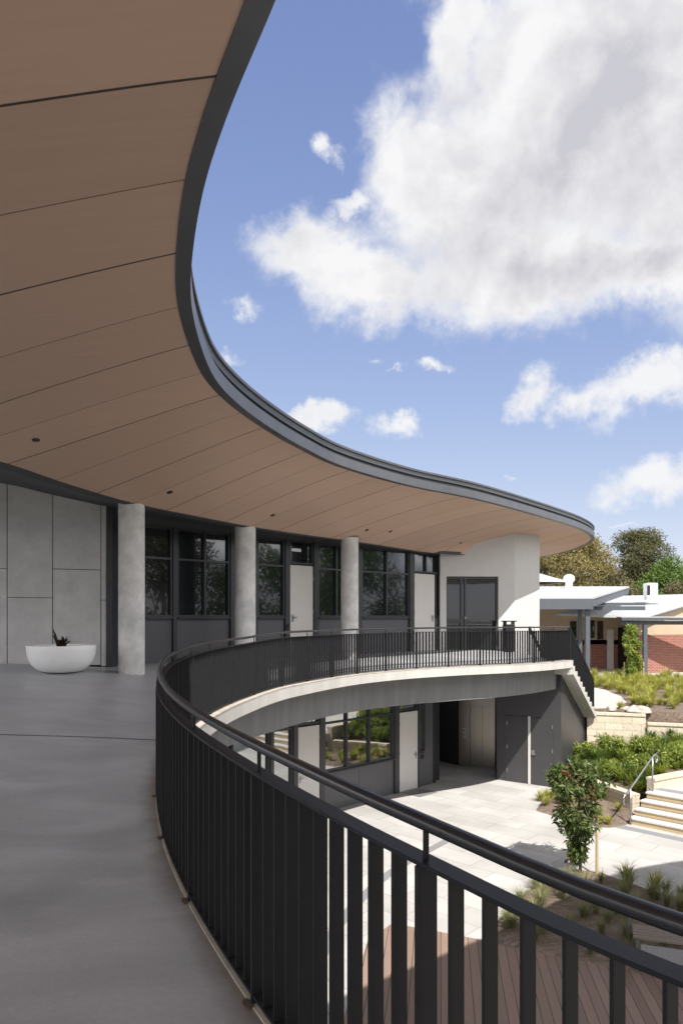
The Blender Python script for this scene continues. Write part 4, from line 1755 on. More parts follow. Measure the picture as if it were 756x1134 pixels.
# garden steps
gs = thing('garden_steps', (7.6, 18.0, GZ), 'wide sandstone steps with pale treads rising to the right', 'steps')
e = Vector((.707, -.707, 0))        # along the nosing
c_ = Vector((.76, .65, 0)).normalized()     # climbing direction
G0 = Vector((7.30, 17.9, 0))
RS, TS = .165, .31
for k in range(4):
    a0 = G0 + c_ * TS * k
    z0, z1 = GZ + RS * k, GZ + RS * (k + 1)
    rb = MB()
    q = [a0, a0 + e * 3.4, a0 + e * 3.4 + c_ * (TS + 1.5), a0 + c_ * (TS + 1.0)]
    rb.prism([(p.x, p.y) for p in q], z0 - (.05 if k == 0 else 0) + .001, z1 - .04)
    rb.build('riser', M['riser'], gs)
    tb = MB()
    q = [a0 - c_ * .025 - e * .02, a0 + e * 3.4 - c_ * .025, a0 + e * 3.4 + c_ * (TS - .03), a0 + c_ * (TS - .03) - e * .02]
    tb.prism([(p.x, p.y) for p in q], z1 - .039, z1)
    tb.build('tread', M['nosing'], gs)
a0 = G0 + c_ * TS * 4
q = [a0 - c_ * .03, a0 - c_ * .03 + e * 3.4, a0 + e * 6 + c_ * 4, a0 + e * 2.0 + c_ * 6, Vector((9.9, 19.75, 0)), Vector((8.8, 19.2, 0)), Vector((8.25, 18.9, 0))]
flatpoly('upper_landing', [(p.x, p.y) for p in q], GZ + RS * 4 + .004, M['pale_path'], thick=.3)
for off, zz, nm in ((-.55, GZ + .005, 'a'), (.08, GZ + RS * 4 + .009, 'b')):
    b0 = (G0 if nm == 'a' else a0) + c_ * off
    q = [b0 - e * (.25 if nm == 'a' else 0), b0 + e * 3.4, b0 + e * 3.4 + c_ * .30, b0 + c_ * .30 - e * (.25 if nm == 'a' else 0)]
    t_ = MB().prism([(p.x, p.y) for p in q], zz - .004, zz)
    t_.build('tactile_strip', M['tactile'], gs)

# stainless handrail by the steps
hr = thing('step_handrail', (7.35, 17.95, GZ), 'bent stainless steel handrail at the left side of the steps', 'handrail')
h0 = G0 + e * .06 - c_ * .05
h1 = G0 + e * .06 + c_ * (TS * 4 - .12)
z0, z1 = GZ, GZ + RS * 4
pA = Vector((h0.x, h0.y, z0 + .92))
pB = Vector((h1.x, h1.y, z1 + .90))
dn = (h0 - h1).normalized()
path = [pA + dn * .30 + Vector((0, 0, -.38)), pA + dn * .36 + Vector((0, 0, -.26)), pA + dn * .30 + Vector((0, 0, -.13)), pA + dn * .22 + Vector((0, 0, -.10)), pA, pA.lerp(pB, .5), pB,
        pB - dn * .16 + Vector((0, 0, .05)), pB - dn * .25 + Vector((0, 0, .0)), pB - dn * .27 + Vector((0, 0, -.10)), pB - dn * .18 + Vector((0, 0, -.17))]
sm = [Vector(p) for p in catmull([tuple(p) for p in path], 4)]
MB().tube(sm, .022, 10).build('rail', M['chrome'], hr, smooth=True)
for p, zz in ((pA, z0), (pB, z1)):
    MB().tube([(p.x, p.y, zz - .02), (p.x, p.y, p.z - .01)], .021, 10).build('post', M['chrome'], hr, smooth=True)

# entry grate, strip drain
gt = MB()
a_ = wp(440, GZ, .15)
b_ = wp(460, GZ, .15)
gt.prism([(a_.x, a_.y), (a_.x + wn.x * .7, a_.y + wn.y * .7), (b_.x + wn.x * .7, b_.y + wn.y * .7), (b_.x, b_.y)], GZ - .01, GZ + .006)
tag(gt.build('entry_mat', M['fabricmat']), 'dark grated mat set in the paving outside the lower white door', 'mat')
p_ = [gnd(345, 1080), gnd(371, 1030), gnd(400, 995), gnd(439, 962), gnd(500, 928)]
dr_ = catmull([(p.x, p.y, GZ) for p in p_], 8)
dm = sweep(dr_, [(-.10, -.01), (.10, -.01), (.10, .005), (-.10, .005)])
tag(dm.build('strip_drain', M['tactile']), 'grey grated strip drain curving across the pale paving', 'drain')

# ------------------------------------------------------------------ bench
be = thing('timber_bench', (5.2, 10.6, GZ), 'weathered timber slat bench with grey metal frame on the garden bed', 'bench')
ba, bb2 = Vector((4.38, 10.62, 0)), Vector((6.8, 9.75, 0))
bd = (bb2 - ba).normalized()
bnn = Vector((-bd.y, bd.x, 0))
bl = (bb2 - ba).length
zs = GZ + .52
for k in range(5):
    c = ba + bd * bl / 2 + bnn * (-.19 + .095 * k)
    c.z = zs
    MB().box(c, (bl, .082, .035), bd).build('slat', M['seat'], be, bevel=.006)
for uu in (.06, bl * .5, bl - .06):
    c = ba + bd * uu
    MB().box((c.x, c.y, zs - .045), (.05, .46, .05), bd).build('bearer', M['benchmetal'], be)
    for sy in (-.2, .2):
        q = c + bnn * sy
        MB().box((q.x, q.y, (zs - .07 + GZ) / 2), (.05, .05, zs - .07 - GZ), bd).build('leg', M['benchmetal'], be)
c = ba - bd * .035 + bnn * .16
MB().box((c.x, c.y, zs + .07), (.05, .06, .34), bd).build('arm_post', M['benchmetal'], be, bevel=.005)
c = ba + bd * bl / 2 - bnn * .2
MB().box((c.x, c.y, zs - .2), (bl * .92, .02, .22), bd).build('mesh_panel', M['mesh'], be)

# ------------------------------------------------------------------ plant prototypes and placement
HID = Vector((0, 0, -50))


def plant_proto(name, kind, seed):
    ob = None
    if kind == 'tussock':
        v, f = blades(110, .42, .34, .010, seed, .8)
        return v, f, M['tuss']
    if kind == 'strap':
        v, f = blades(85, .58, .42, .035, seed, .8)
        return v, f, M['leaf_lush']
    if kind == 'strapdeep':
        v, f = blades(70, .68, .46, .05, seed, .8)
        return v, f, M['leaf_deep']
    if kind == 'lime':
        v, f = blades(120, .36, .36, .026, seed, .9)
        return v, f, M['leaf_lime']
    if kind == 'yellow':
        v, f = blades(130, .46, .38, .016, seed, .8)
        return v, f, M['tussl']
    if kind == 'shrub':
        rg = np.random.default_rng(seed)
        cl = [((rg.normal(0, .16), rg.normal(0, .16), rg.uniform(.22, .55)), (.2, .2, .17)) for _ in range(7)]
        v, f = leaves(cl, -60, .13, seed, .3, .42, .3)
        return v, f, M['leaf_lush']


protos = {}
for kd in ('tussock', 'strap', 'strapdeep', 'lime', 'yellow', 'shrub'):
    lst = []
    for s in range(3):
        v, f, m_ = plant_proto(kd, kd, 100 + s * 7 + len(kd))
        me = bpy.data.meshes.new(kd)
        me.from_pydata([tuple(p) for p in v], [], f)
        me.materials.append(m_)
        lst.append(me)
    protos[kd] = lst
NAMES = {'tussock': ('grass_tussock', 'grey green grass tussock in the mulch bed beside the timber deck', 'grass tussock', 'tussocks in the front garden bed'),
         'strap': ('strap_leaf_plant', 'bright green strap leaved plant on the slope below the sandstone wall', 'plant', 'strap leaved plants below the sandstone wall'),
         'strapdeep': ('broad_leaf_plant', 'deep green broad bladed plant on the slope below the sandstone wall', 'plant', 'broad leaved plants below the sandstone wall'),
         'lime': ('lime_plant', 'lime green low plant among darker plants below the sandstone wall', 'plant', 'lime green plants below the sandstone wall'),
         'yellow': ('terrace_grass', 'yellow green grass clump on the upper terrace', 'grass clump', 'grass clumps on the upper terrace'),
         'shrub': ('leafy_shrub', 'leafy green shrub on the slope below the sandstone wall', 'shrub', 'leafy shrubs below the sandstone wall')}
rnd = random.Random(5)


def put(kd, p, sc, over=None):
    nm, lab, cat, grp = over or NAMES[kd]
    ob = bpy.data.objects.new(nm, rnd.choice(protos[kd]))
    ob.location = p
    ob.rotation_euler = (0, 0, rnd.uniform(0, 6.28))
    ob.scale = (sc, sc, sc * rnd.uniform(.85, 1.15))
    COL.objects.link(ob)
    return tag(ob, lab, cat, grp)


def drop(bvh, x, y):
    h = bvh.ray_cast(Vector((x, y, 5)), Vector((0, 0, -1)))
    return h[0]


# front bed tussocks
spots = [(2.9, 11.9), (3.35, 12.0), (3.1, 12.6), (3.6, 12.5), (3.7, 11.5), (4.1, 12.1), (3.95, 12.9), (4.3, 11.4), (3.3, 11.45), (4.5, 12.6), (4.2, 13.4), (4.9, 12.0), (5.1, 12.9), (5.0, 13.6), (5.35, 12.4), (5.8, 12.9), (5.5, 13.5), (6.1, 12.4), (6.6, 12.6), (6.3, 11.8), (7.2, 12.2), (5.2, 11.4), (6.0, 11.0), (7.4, 11.2)]
spots += [(rnd.uniform(2.6, 8.5), rnd.uniform(10.0, 13.8)) for _ in range(60)]
for (x, y) in spots:
    p = drop(bed1b, x + rnd.uniform(-.1, .1), y + rnd.uniform(-.1, .1))
    if p:
        put('tussock', p, rnd.uniform(.75, 1.15))
for (x, y) in ((5.55, 13.75), (5.9, 13.25)):
    p = drop(bed1b, x, y)
    put('yellow', p, 1.0, ('grass_tussock', 'tall upright grass tussock at the back edge of the front garden bed', 'grass tussock', 'tall tussocks at the back of the front bed'))
# small bed beside the steps
n = 0
for k in range(200):
    x, y = rnd.uniform(5.3, 7.8), rnd.uniform(17.6, 21.2)
    p = drop(bed2b, x, y)
    if p is None:
        continue
    put('yellow', p, rnd.uniform(.6, 1.0), ('grass_clump', 'yellow green grass clump in the small bed beside the steps', 'grass clump', 'grass clumps beside the steps'))
    n += 1
    if n > 26:
        break
# lush slope
n = 0
for k in range(900):
    x, y = rnd.uniform(6.9, 16), rnd.uniform(19.3, 23.5)
    p = drop(lushb, x, y)
    if p is None:
        continue
    if x > 11.5 and rnd.random() < .5:
        continue
    kd = rnd.choices(['strap', 'strapdeep', 'lime', 'shrub'], [5, 2.2, 3.2, 1.2])[0]
    if y > 22.6 - max(0, x - 9.9) * .25:
        continue
    put(kd, p, rnd.uniform(.65, 1.05))
    n += 1
    if n > 260:
        break
# upper terrace grasses
n = 0
for k in range(1600):
    x = rnd.uniform(9.0, 20)
    y = rnd.uniform(23.5, 35)
    if inpoly(x - .15, y, TPATH) or inpoly(x, y, TPATH):
        continue
    if x / y > .56 or y < 23.6 - (x - 8.3) * .13:
        continue
    put('yellow', (x, y, TZ), rnd.uniform(.7, 1.3) * (1 + .02 * (y - 23)))
    n += 1
    if n > 230:
        break


def rock(p, sx, sy, sz, seed, label):
    rg = np.random.default_rng(seed)
    bm = bmesh.new()
    bmesh.ops.create_icosphere(bm, subdivisions=3, radius=1)
    for v_ in bm.verts:
        d = v_.co.normalized()
        k = 1 + .16 * math.sin(d.x * 3 + seed) * math.cos(d.y * 4 - seed) + .1 * math.sin(d.z * 5 + seed * 2)
        v_.co = Vector((d.x * sx * k, d.y * sy * k, max(-.3, d.z) * sz * k))
    me = bpy.data.meshes.new('garden_rock')
    bm.to_mesh(me)
    bm.free()
    me.materials.append(M['rock'])
    me.polygons.foreach_set('use_smooth', [True] * len(me.polygons))
    ob = bpy.data.objects.new('garden_rock', me)
    ob.location = p
    ob.rotation_euler = (0, 0, rg.uniform(0, 3))
    COL.objects.link(ob)
    return tag(ob, label, 'rock', 'pale rocks above the sandstone walls')


for k, (x, y, w, lab) in enumerate(((681, 787, .32, 'pale rock nearest the stair foot'), (699, 788, .30, 'pale rock above the middle of the tall sandstone wall'), (719, 793, .40, 'wide pale rock above the end of the tall sandstone wall'), (741, 797, .46, 'largest pale rock above the lower sandstone wall'), (702, 783, .22, 'small pale rock among grass behind the others'))):
    p = gnd(x, y, TZ)
    rock((p.x, max(p.y, 23.7 if x < 715 else 23.3), TZ), w * .62, w * .5, w * .36, k + 2, lab)


def trunk(root, base, top, r0, r1, limbs, m, seed=1):
    rg = np.random.default_rng(seed)
    mb = MB()
    b, t = Vector(base), Vector(top)
    pts = [b.lerp(t, k / 6) + Vector((rg.normal(0, .02), rg.normal(0, .02), 0)) * (t - b).length * .25 * (1 if 0 < k < 6 else 0) for k in range(7)]
    mb.tube(pts, [lerp(r0, r1, k / 6) for k in range(7)], 9)
    for (c, r_) in limbs:
        st_ = b.lerp(t, rg.uniform(.35, .9))
        e_ = Vector(c)
        md = st_.lerp(e_, .5) + Vector((0, 0, -.06 * (e_ - st_).length))
        mb.tube([st_, md, e_], [r1 * .9, r1 * .55, r1 * .2], 6)
    mb.build('trunk', m, root, smooth=True)


def tree(name, base, h, rad, label, cat, leafm, seed, size, per, nclump=26, barkm=None, low=.3, group=None, asp=.4, shape=1.0, trunk_r=.02, crown_w=None):
    root = thing(name, base, label, cat, group)
    rg = np.random.default_rng(seed)
    cl = []
    for k in range(nclump):
        u_ = rg.uniform(low, .95)
        prof_ = math.sin(math.pi * min(1, max(.06, (u_ - low) / (1.0 - low) * .82 + .15))) ** .7
        a_ = rg.uniform(0, 2 * math.pi)
        rr_ = rad * prof_ * rg.uniform(.25, .95)
        cr_ = rad * rg.uniform(.24, .42) * shape
        cl.append(((math.cos(a_) * rr_, math.sin(a_) * rr_, h * u_), (cr_, cr_, cr_ * rg.uniform(.6, .85))))
    B = Vector(base)
    trunk(root, B - Vector((0, 0, .1)), B + Vector((0, 0, h * .8)), h * trunk_r, h * trunk_r * .35, [(B + Vector(c), r_) for c, r_ in cl[:12]], barkm or M['bark'], seed)
    v, f = leaves(cl, per, size, seed, .6, asp, .35)
    raw('crown', v, f, leafm, root)
    return root


# young tree in the front bed
yb = drop(bed1b, 4.85, 14.35)
yt = thing('young_tree', yb, 'young glossy leaved tree tied to a stake in the front garden bed', 'tree')
rg = np.random.default_rng(4)
cl = []
for k in range(60):
    u_ = rg.uniform(.14, 1.0)
    w = interp(u_, [.1, .25, .45, .65, .8, .92, 1.0], [.10, .20, .34, .46, .52, .38, .14])
    a_ = rg.uniform(0, 6.28)
    w *= 1 + .28 * math.sin(a_ * 2 + u_ * 9) + .15 * math.sin(a_ * 3 - u_ * 14)
    rr_ = w * math.sqrt(rg.uniform(.05, 1))
    q_ = rg.uniform(.75, 1.25)
    cl.append(((math.cos(a_) * rr_ - .06, math.sin(a_) * rr_, 2.22 * u_), (.15 * q_, .15 * q_, .12 * q_)))
trunk(yt, yb - Vector((0, 0, .1)), yb + Vector((0, 0, 1.9)), .035, .012, [(yb + Vector(c), r_) for c, r_ in cl[:16]], M['bark'], 4)
v, f = leaves(cl, -62, .13, 8, .9, .42, .2)
v2, f2_ = leaves([((rg.uniform(-.42, .32), rg.uniform(-.35, .35), 1.7 + rg.uniform(0, .4)), (.14, .14, .1)) for _ in range(14)] + [((-.22, -.1, .28), (.1, .1, .2))], -11, .12, 9, .6, .4, .2)
n0, nf0 = len(v), len(f)
cr_o = raw('crown', list(v) + list(v2), list(f) + [tuple(i_ + n0 for i_ in q_) for q_ in f2_], M['leaf_young'], yt)
cr_o.data.materials.append(M['leaf_red'])
cr_o.data.polygons.foreach_set('material_index', [0] * nf0 + [1] * len(f2_))
sk = MB().tube([yb + Vector((.33, -.05, -.1)), yb + Vector((.33, -.05, 1.15))], .032, 8)
tag(sk.build('tree_stake', M['stake']), 'pine stake standing beside the young tree', 'stake')

# small tree by the brick building
p = gnd(700, 757, TZ)
tree('small_tree', p, 2.75, .42, 'slender young tree in front of the brick building', 'tree', M['leaf_lush'], 21, .15, -90, 44, low=.1, shape=1.25, asp=.45, trunk_r=.012)
for dx in (-.35, .55):
    sk = MB().tube([p + Vector((dx, .1, -.1)), p + Vector((dx, .1, 1.0))], .03, 8)
    tag(sk.build('tree_stake', M['stake']), 'pine stake beside the slender tree on the upper terrace', 'stake', 'stakes of the slender tree')

# gum trees and others behind the far buildings
tree('gum_tree', (24.4, 75, TZ), 12.2, 4.5, 'broad olive yellow gum tree rising behind the white roofs beside the curved eave', 'tree', M['gum_y'], 31, .34, 420, 50, M['gumbark'], .25, asp=.3)
tree('gum_tree', (33.4, 80, TZ), 13.0, 4.3, 'tall dark olive gum tree standing highest against the sky', 'tree', M['gum_d'], 32, .34, 460, 58, M['gumbark'], .25, asp=.3)
tree('green_tree', (35.2, 74, TZ), 9.6, 3.4, 'fresh green tree to the right of the tall gum', 'tree', M['tree_g'], 33, .32, 380, 36, None, .2, asp=.4)
tree('green_tree', (29.6, 70, TZ), 6.6, 2.4, 'lower fresh green tree in front of the tall gum', 'tree', M['tree_g'], 34, .32, 380, 26, None, .15, asp=.4)
tree('brown_bush', (27.8, 70, TZ), 8.2, 3.0, 'brownish bushy tree between the two gums', 'tree', M['bush_b'], 35, .3, 380, 26, None, .1, asp=.4)
tree('brown_bush', (31.6, 66, TZ), 6.6, 3.0, 'low brownish bushy tree behind the air conditioner', 'tree', M['bush_b'], 36, .3, 380, 26, None, .1, asp=.4)
tree('green_tree', (41, 74, TZ), 9, 3.6, 'large green tree at the right edge of the photo behind the roofs', 'tree', M['tree_g'], 37, .32, 330, 30, None, .15, asp=.4)
tree('gum_tree', (18.0, 78, TZ), 10.5, 3.8, 'dark gum tree mostly hidden behind the curved roof tip', 'tree', M['gum_d'], 38, .34, 380, 34, M['gumbark'], .25, asp=.3)
# trees seen only as reflections in the windows
tree('garden_tree', (25, 19.5, TZ), 8.5, 3.4, 'leafy green garden tree mirrored in the upper window beside the first column', 'tree', M['tree_g'], 41, .4, 150, 34, None, .2, asp=.4)
tree('garden_tree', (30, 27, TZ), 9.5, 3.6, 'garden tree mirrored in the upper windows between the columns', 'tree', M['gum_d'], 42, .4, 150, 34, None, .2, asp=.4)
tree('garden_tree', (22, 8.5, GZ), 10.5, 4.2, 'tall garden tree mirrored in the upper windows left of the second column', 'tree', M['gum_d'], 44, .4, 150, 36, None, .2, asp=.4)
tree('garden_tree', (25, 13.5, GZ), 10.0, 3.6, 'spreading garden tree mirrored in the upper windows beside the white doors', 'tree', M['tree_g'], 45, .4, 150, 34, None, .2, asp=.4)
tree('garden_tree', (19, 25.5, TZ), 5.5, 2.3, 'dark leafy garden tree mirrored in the lower windows', 'tree', M['leaf_deep'], 43, .35, 150, 30, None, .15, asp=.4)

# ------------------------------------------------------------------ far brick buildings
cw = thing('covered_walkway', (11.5, 36, TZ), 'covered walkway with pale sheet roof on blue grey posts beside the brick building', 'walkway roof')


def slab3(name, pts, th_, m, parent):
    mb = MB()
    n = len(pts)
    vs = [Vector(p) for p in pts] + [Vector(p) - Vector((0, 0, th_)) for p in pts]
    fs = [tuple(range(n)), tuple(range(2 * n - 1, n - 1, -1))] + [(i, (i + 1) % n, n + (i + 1) % n, n + i) for i in range(n)]
    mb.add(vs, fs)
    return mb.build(name, m, parent)


slab3('added_shade_roof', [(5, 42.02, 3.42), (15.5, 42.02, 3.42), (15.5, 47, 3.42), (5, 47, 3.42)], .08, M['roofw'], cw)  # hidden slab added to keep the sun off the brick block behind
slab3('roof', [(5, 33, 2.53), (11.78, 33, 2.53), (17.15, 42, 3.44), (5, 42, 3.44)], .08, M['roofw'], cw)
MB().box((8.39, 33.05, 2.22), (6.78, .12, .49)).build('fascia_beam', M['beam'], cw)
mb = MB()
d_ = Vector((17.15 - 11.78, 9, .91))
mb.box(Vector((11.72, 33.1, 2.27)) + d_ / 2, (d_.length, .1, .38), d_, Vector((0, 0, 1)) - d_ * (.91 / d_.length_squared))
mb.build('rake_beam', M['beam'], cw)
MB().box((11.62, 33.35, (2.0 + TZ) / 2), (.2, .2, 2.0 - TZ)).build('post', M['beam'], cw)
MB().box((12.1, 35.8, (2.2 + TZ) / 2), (.17, .17, 2.2 - TZ)).build('post', M['beam'], cw)
MB().box((14.2, 36.2, 2.28), (2.7, .3, .13)).build('gutter', M['beam'], cw)
MB().box((14.25, 36.2, 2.06), (2.6, .22, .2)).build('gutter_beam', M['beam'], cw)

bb_ = thing('brick_building', (16, 41, TZ), 'single storey brick and cream school building with pale gabled sheet roof', 'building')
slab3('roof', [(11.6, 38, 1.80), (16.25, 38, 1.64), (22.8, 41.0, 3.22), (27, 46, 3.22), (18, 46.2, 3.0)], .12, M['roofw'], bb_)
slab3('roof', [(22.82, 41.0, 3.22), (30, 42.5, 1.6), (34, 47, 1.6), (27.02, 46, 3.22)], .12, M['roofw'], bb_)
# gable end wall : brick below, cream above
ga_, gb_ = Vector((16.3, 38.7, 0)), Vector((29.5, 43.2, 0))


def gwall(z0, z1a, z1m, z1b, m, name):
    a, b = ga_, gb_
    mid = a.lerp(b, .47)
    mb = MB()
    n = Vector((.32, -.94, 0)) * .0
    vs = [(a.x, a.y, z0), (b.x, b.y, z0), (b.x, b.y, z1b), (mid.x, mid.y, z1m), (a.x, a.y, z1a)]
    back = [(x - .1, y + .3, z) for x, y, z in vs]
    mb.add(vs + back, [(0, 1, 2, 3, 4), (9, 8, 7, 6, 5)] + [(i, (i + 1) % 5, 5 + (i + 1) % 5, 5 + i) for i in range(5)])
    return mb.build(name, m, bb_)


gwall(TZ - .1, .62, .62, .62, M['brick'], 'brick_wall')
gwall(.625, 1.5, 2.95, 1.45, M['cream'], 'cream_wall')
# recessed front under the eave
MB().box((14.55, 42.2, (.25 + TZ) / 2), (6.3, .25, .25 - TZ)).build('brick_wall', M['brick'], bb_)
MB().box((14.55, 42.2, 1.08), (6.3, .25, 2.2)).build('cream_wall', M['cream'], bb_)
MB().prism([(16.32, 38.78), (16.5, 38.84), (17.9, 42.3), (17.68, 42.3)], TZ, 1.5).build('side_wall', M['brick'], bb_)
for (x0, x1, y0, y1) in ((631, 638, 688, 707), (653, 658, 687, 707), (661, 667.5, 688, 708)):
    a, b = at(x0, y0, 42.0), at(x1, y1, 42.0)
    w_ = MB().box(((a.x + b.x) / 2, 42.05, (a.z + b.z) / 2), (b.x - a.x, .08, a.z - b.z)).build('window', M['frame'], bb_)
    MB().box(((a.x + b.x) / 2, 42.0, (a.z + b.z) / 2), (b.x - a.x - .1, .03, a.z - b.z - .1)).build('pane', M['glass_far'], w_)
a, b = at(672, 697, 42.0), at(679, 741, 42.0)
MB().box(((a.x + b.x) / 2, 42.03, (a.z + TZ) / 2), (b.x - a.x, .08, a.z - TZ)).build('door', M['door'], bb_)
a, b = at(684, 695, 42.0), at(693.5, 741, 42.0)
MB().box(((a.x + b.x) / 2, 42.03, (a.z + TZ) / 2), (b.x - a.x, .08, a.z - TZ)).build('door', M['black'], bb_)
# verandah beam and post
MB().box((20.0, 37.35, 1.50), (10.4, .2, .14)).build('verandah_gutter', M['beam'], bb_)
MB().box((20.0, 37.5, 1.30), (10.4, .12, .2)).build('verandah_beam', M['beam'], bb_)
MB().box((16.13, 37.5, (1.2 + TZ) / 2), (.2, .2, 1.2 - TZ)).build('post', M['beam'], bb_)
slab3('verandah_roof', [(14.8, 37.3, 1.62), (25.2, 37.3, 1.62), (25.2, 38.6, 1.66), (14.8, 38.0, 1.63)], .04, M['roofw'], bb_)

# roof-top plant
ac = thing('air_conditioner', (18.35, 42, 2.5), 'white box air conditioner with dark grille on the pale roof', 'air conditioner')
MB().box((18.4, 42, 3.2), (.62, .6, .85)).build('casing', M['planter'], ac, bevel=.02)
MB().box((18.16, 41.695, 3.2), (.18, .02, .6)).build('grille', M['black'], ac)
MB().box((18.55, 42, 2.7), (.9, .5, .14)).build('stand', M['planter'], ac)
vt = thing('roof_vent', (12.9, 40, 3.2), 'white round headed roof vent on the covered walkway roof', 'roof vent')
MB().lathe((12.9, 40, 3.15), [(.34, 0), (.2, .12), (.2, .42)], 20).build('neck', M['planter'], vt, smooth=True)
MB().lathe((12.9, 40, 3.57), [(.2, .0), (.29, .08), (.32, .2), (.29, .33), (.2, .42), (.05, .46)], 20).build('head', M['planter'], vt, smooth=True)
hs = thing('far_house', (15, 53, TZ), 'small white hip roof peeking out beside the white wall beyond the walkway roof', 'building')
MB().box((13.6, 53, (3.8 + TZ) / 2), (5.0, 4, 3.8 - TZ)).build('wall', M['brick'], hs)
mb = MB()
mb.add([(10.8, 50.7, 4.15), (16.4, 50.7, 4.15), (16.4, 55.3, 4.15), (10.8, 55.3, 4.15), (13.6, 53, 5.25)], [(0, 1, 4), (1, 2, 4), (2, 3, 4), (3, 0, 4), (3, 2, 1, 0)])
mb.build('roof', M['roofw'], hs)
# brick block seen below the walkway roof
bk2 = thing('brick_block', (9.5, 45, TZ), 'red brick block in shade under the covered walkway roof', 'building')
MB().box((9.0, 45, (2.3 + TZ) / 2), (8, .3, 2.3 - TZ)).build('wall', M['brick'], bk2)
for (x0, x1) in ((604, 612), (617, 620)):
    a, b = at(x0, 683, 44.8), at(x1, 697, 44.8)
    w_ = MB().box(((a.x + b.x) / 2, 44.83, (a.z + b.z) / 2), (b.x - a.x, .06, a.z - b.z)).build('window', M['frame'], bk2)
    MB().box(((a.x + b.x) / 2, 44.79, (a.z + b.z) / 2), (b.x - a.x - .1, .03, a.z - b.z - .1)).build('pane', M['glass_far'], w_)

# ------------------------------------------------------------------ camera
cam = bpy.data.cameras.new('camera')
cam.sensor_fit = 'VERTICAL'
cam.sensor_height = 36
cam.lens = F / 1134 * 36
cam.shift_y = (HY - 567) / 1134
cam.clip_start = .05
cam.clip_end = 3000
co = bpy.data.objects.new('camera', cam)
co.location = (0, 0, EYE)
co.rotation_euler = (R(90), 0, 0)
COL.objects.link(co)
SC.camera = co

# ------------------------------------------------------------------ sun and sky
ELEV = R(51)
AZ = Vector((.22, -.975, 0)).normalized()      # towards the sun
sun = bpy.data.lights.new('sun', 'SUN')
sun.energy = 2.8
sun.angle = R(.5)
sun.color = (1.0, .955, .89)
so_ = bpy.data.objects.new('sun', sun)
d = Vector((AZ.x * math.cos(ELEV), AZ.y * math.cos(ELEV), math.sin(ELEV)))
so_.rotation_euler = d.to_track_quat('Z', 'Y').to_euler()
so_.location = d * 60
COL.objects.link(so_)

w = bpy.data.worlds.new('World')
SC.world = w
w.use_nodes = True
nt = w.node_tree
L = nt.links
for n in list(nt.nodes):
    nt.nodes.remove(n)
out = nt.nodes.new('ShaderNodeOutputWorld')
sky = nt.nodes.new('ShaderNodeTexSky')
sky.sky_type = 'NISHITA'
sky.sun_disc = False
sky.sun_elevation = ELEV
sky.sun_rotation = math.atan2(AZ.x, AZ.y)
sky.air_density = 1.0
sky.dust_density = 0.15
sky.altitude = 1200
sky.ozone_density = 2.0
bg = nt.nodes.new('ShaderNodeBackground')
bg.inputs['Strength'].default_value = 0.10
tint = nt.nodes.new('ShaderNodeMix')
tint.data_type = 'RGBA'
tint.blend_type = 'MULTIPLY'
tint.inputs['Factor'].default_value = 1.0
tint.inputs['B'].default_value = (.77, .695, 1.0, 1)
L.new(sky.outputs['Color'], tint.inputs['A'])
# soften the strong horizon brightening of the clear-sky model: c' = a c / (1 + b c)
sc1 = nt.nodes.new('ShaderNodeVectorMath')
sc1.operation = 'SCALE'
sc1.inputs['Scale'].default_value = .26
L.new(tint.outputs['Result'], sc1.inputs[0])
dn_ = nt.nodes.new('ShaderNodeVectorMath')
dn_.operation = 'MULTIPLY_ADD'
dn_.inputs[1].default_value = (1.4, 1.4, 1.4)
dn_.inputs[2].default_value = (1, 1, 1)
L.new(sc1.outputs[0], dn_.inputs[0])
dv_ = nt.nodes.new('ShaderNodeVectorMath')
dv_.operation = 'DIVIDE'
L.new(sc1.outputs[0], dv_.inputs[0])
L.new(dn_.outputs[0], dv_.inputs[1])
sc2 = nt.nodes.new('ShaderNodeVectorMath')
sc2.operation = 'SCALE'
sc2.inputs['Scale'].default_value = 1.75 * 3.53
L.new(dv_.outputs[0], sc2.inputs[0])
L.new(sc2.outputs[0], bg.inputs['Color'])


def mth(op, a, b=None, c=None, clamp=False):
    n = nt.nodes.new('ShaderNodeMath')
    n.operation = op
    n.use_clamp = clamp
    for k, v_ in enumerate((a, b, c)):
        if v_ is None:
            continue
        if isinstance(v_, (int, float)):
            n.inputs[k].default_value = v_
        else:
            L.new(v_, n.inputs[k])
    return n.outputs[0]


def smooth(v_, a, b):
    n = nt.nodes.new('ShaderNodeMapRange')
    n.interpolation_type = 'SMOOTHSTEP'
    n.inputs['From Min'].default_value = a
    n.inputs['From Max'].default_value = b
    L.new(v_, n.inputs['Value'])
    return n.outputs['Result']


tc = nt.nodes.new('ShaderNodeTexCoord')
sep = nt.nodes.new('ShaderNodeSeparateXYZ')
L.new(tc.outputs['Generated'], sep.inputs[0])
X, Y, Z = sep.outputs
# azimuth and elevation angles of the view direction: cloud banks are placed by compass bearing and height
az_ = mth('ARCTAN2', X, Y)
hyp = mth('SQRT', mth('ADD', mth('MULTIPLY', X, X), mth('MULTIPLY', Y, Y)))
el_ = mth('ARCTAN2', Z, hyp)


def warp(v_, ch, amps):
    cur = v_
    for sc_, amp in amps:
        n = nt.nodes.new('ShaderNodeTexNoise')
        n.inputs['Scale'].default_value = sc_
        n.inputs['Detail'].default_value = 6
        n.inputs['Roughness'].default_value = .6
        L.new(tc.outputs['Generated'], n.inputs['Vector'])
        s_ = nt.nodes.new('ShaderNodeSeparateColor')
        L.new(n.outputs['Color'], s_.inputs[0])
        cur = mth('ADD', cur, mth('MULTIPLY', mth('SUBTRACT', s_.outputs[ch], .5), amp))
    return cur


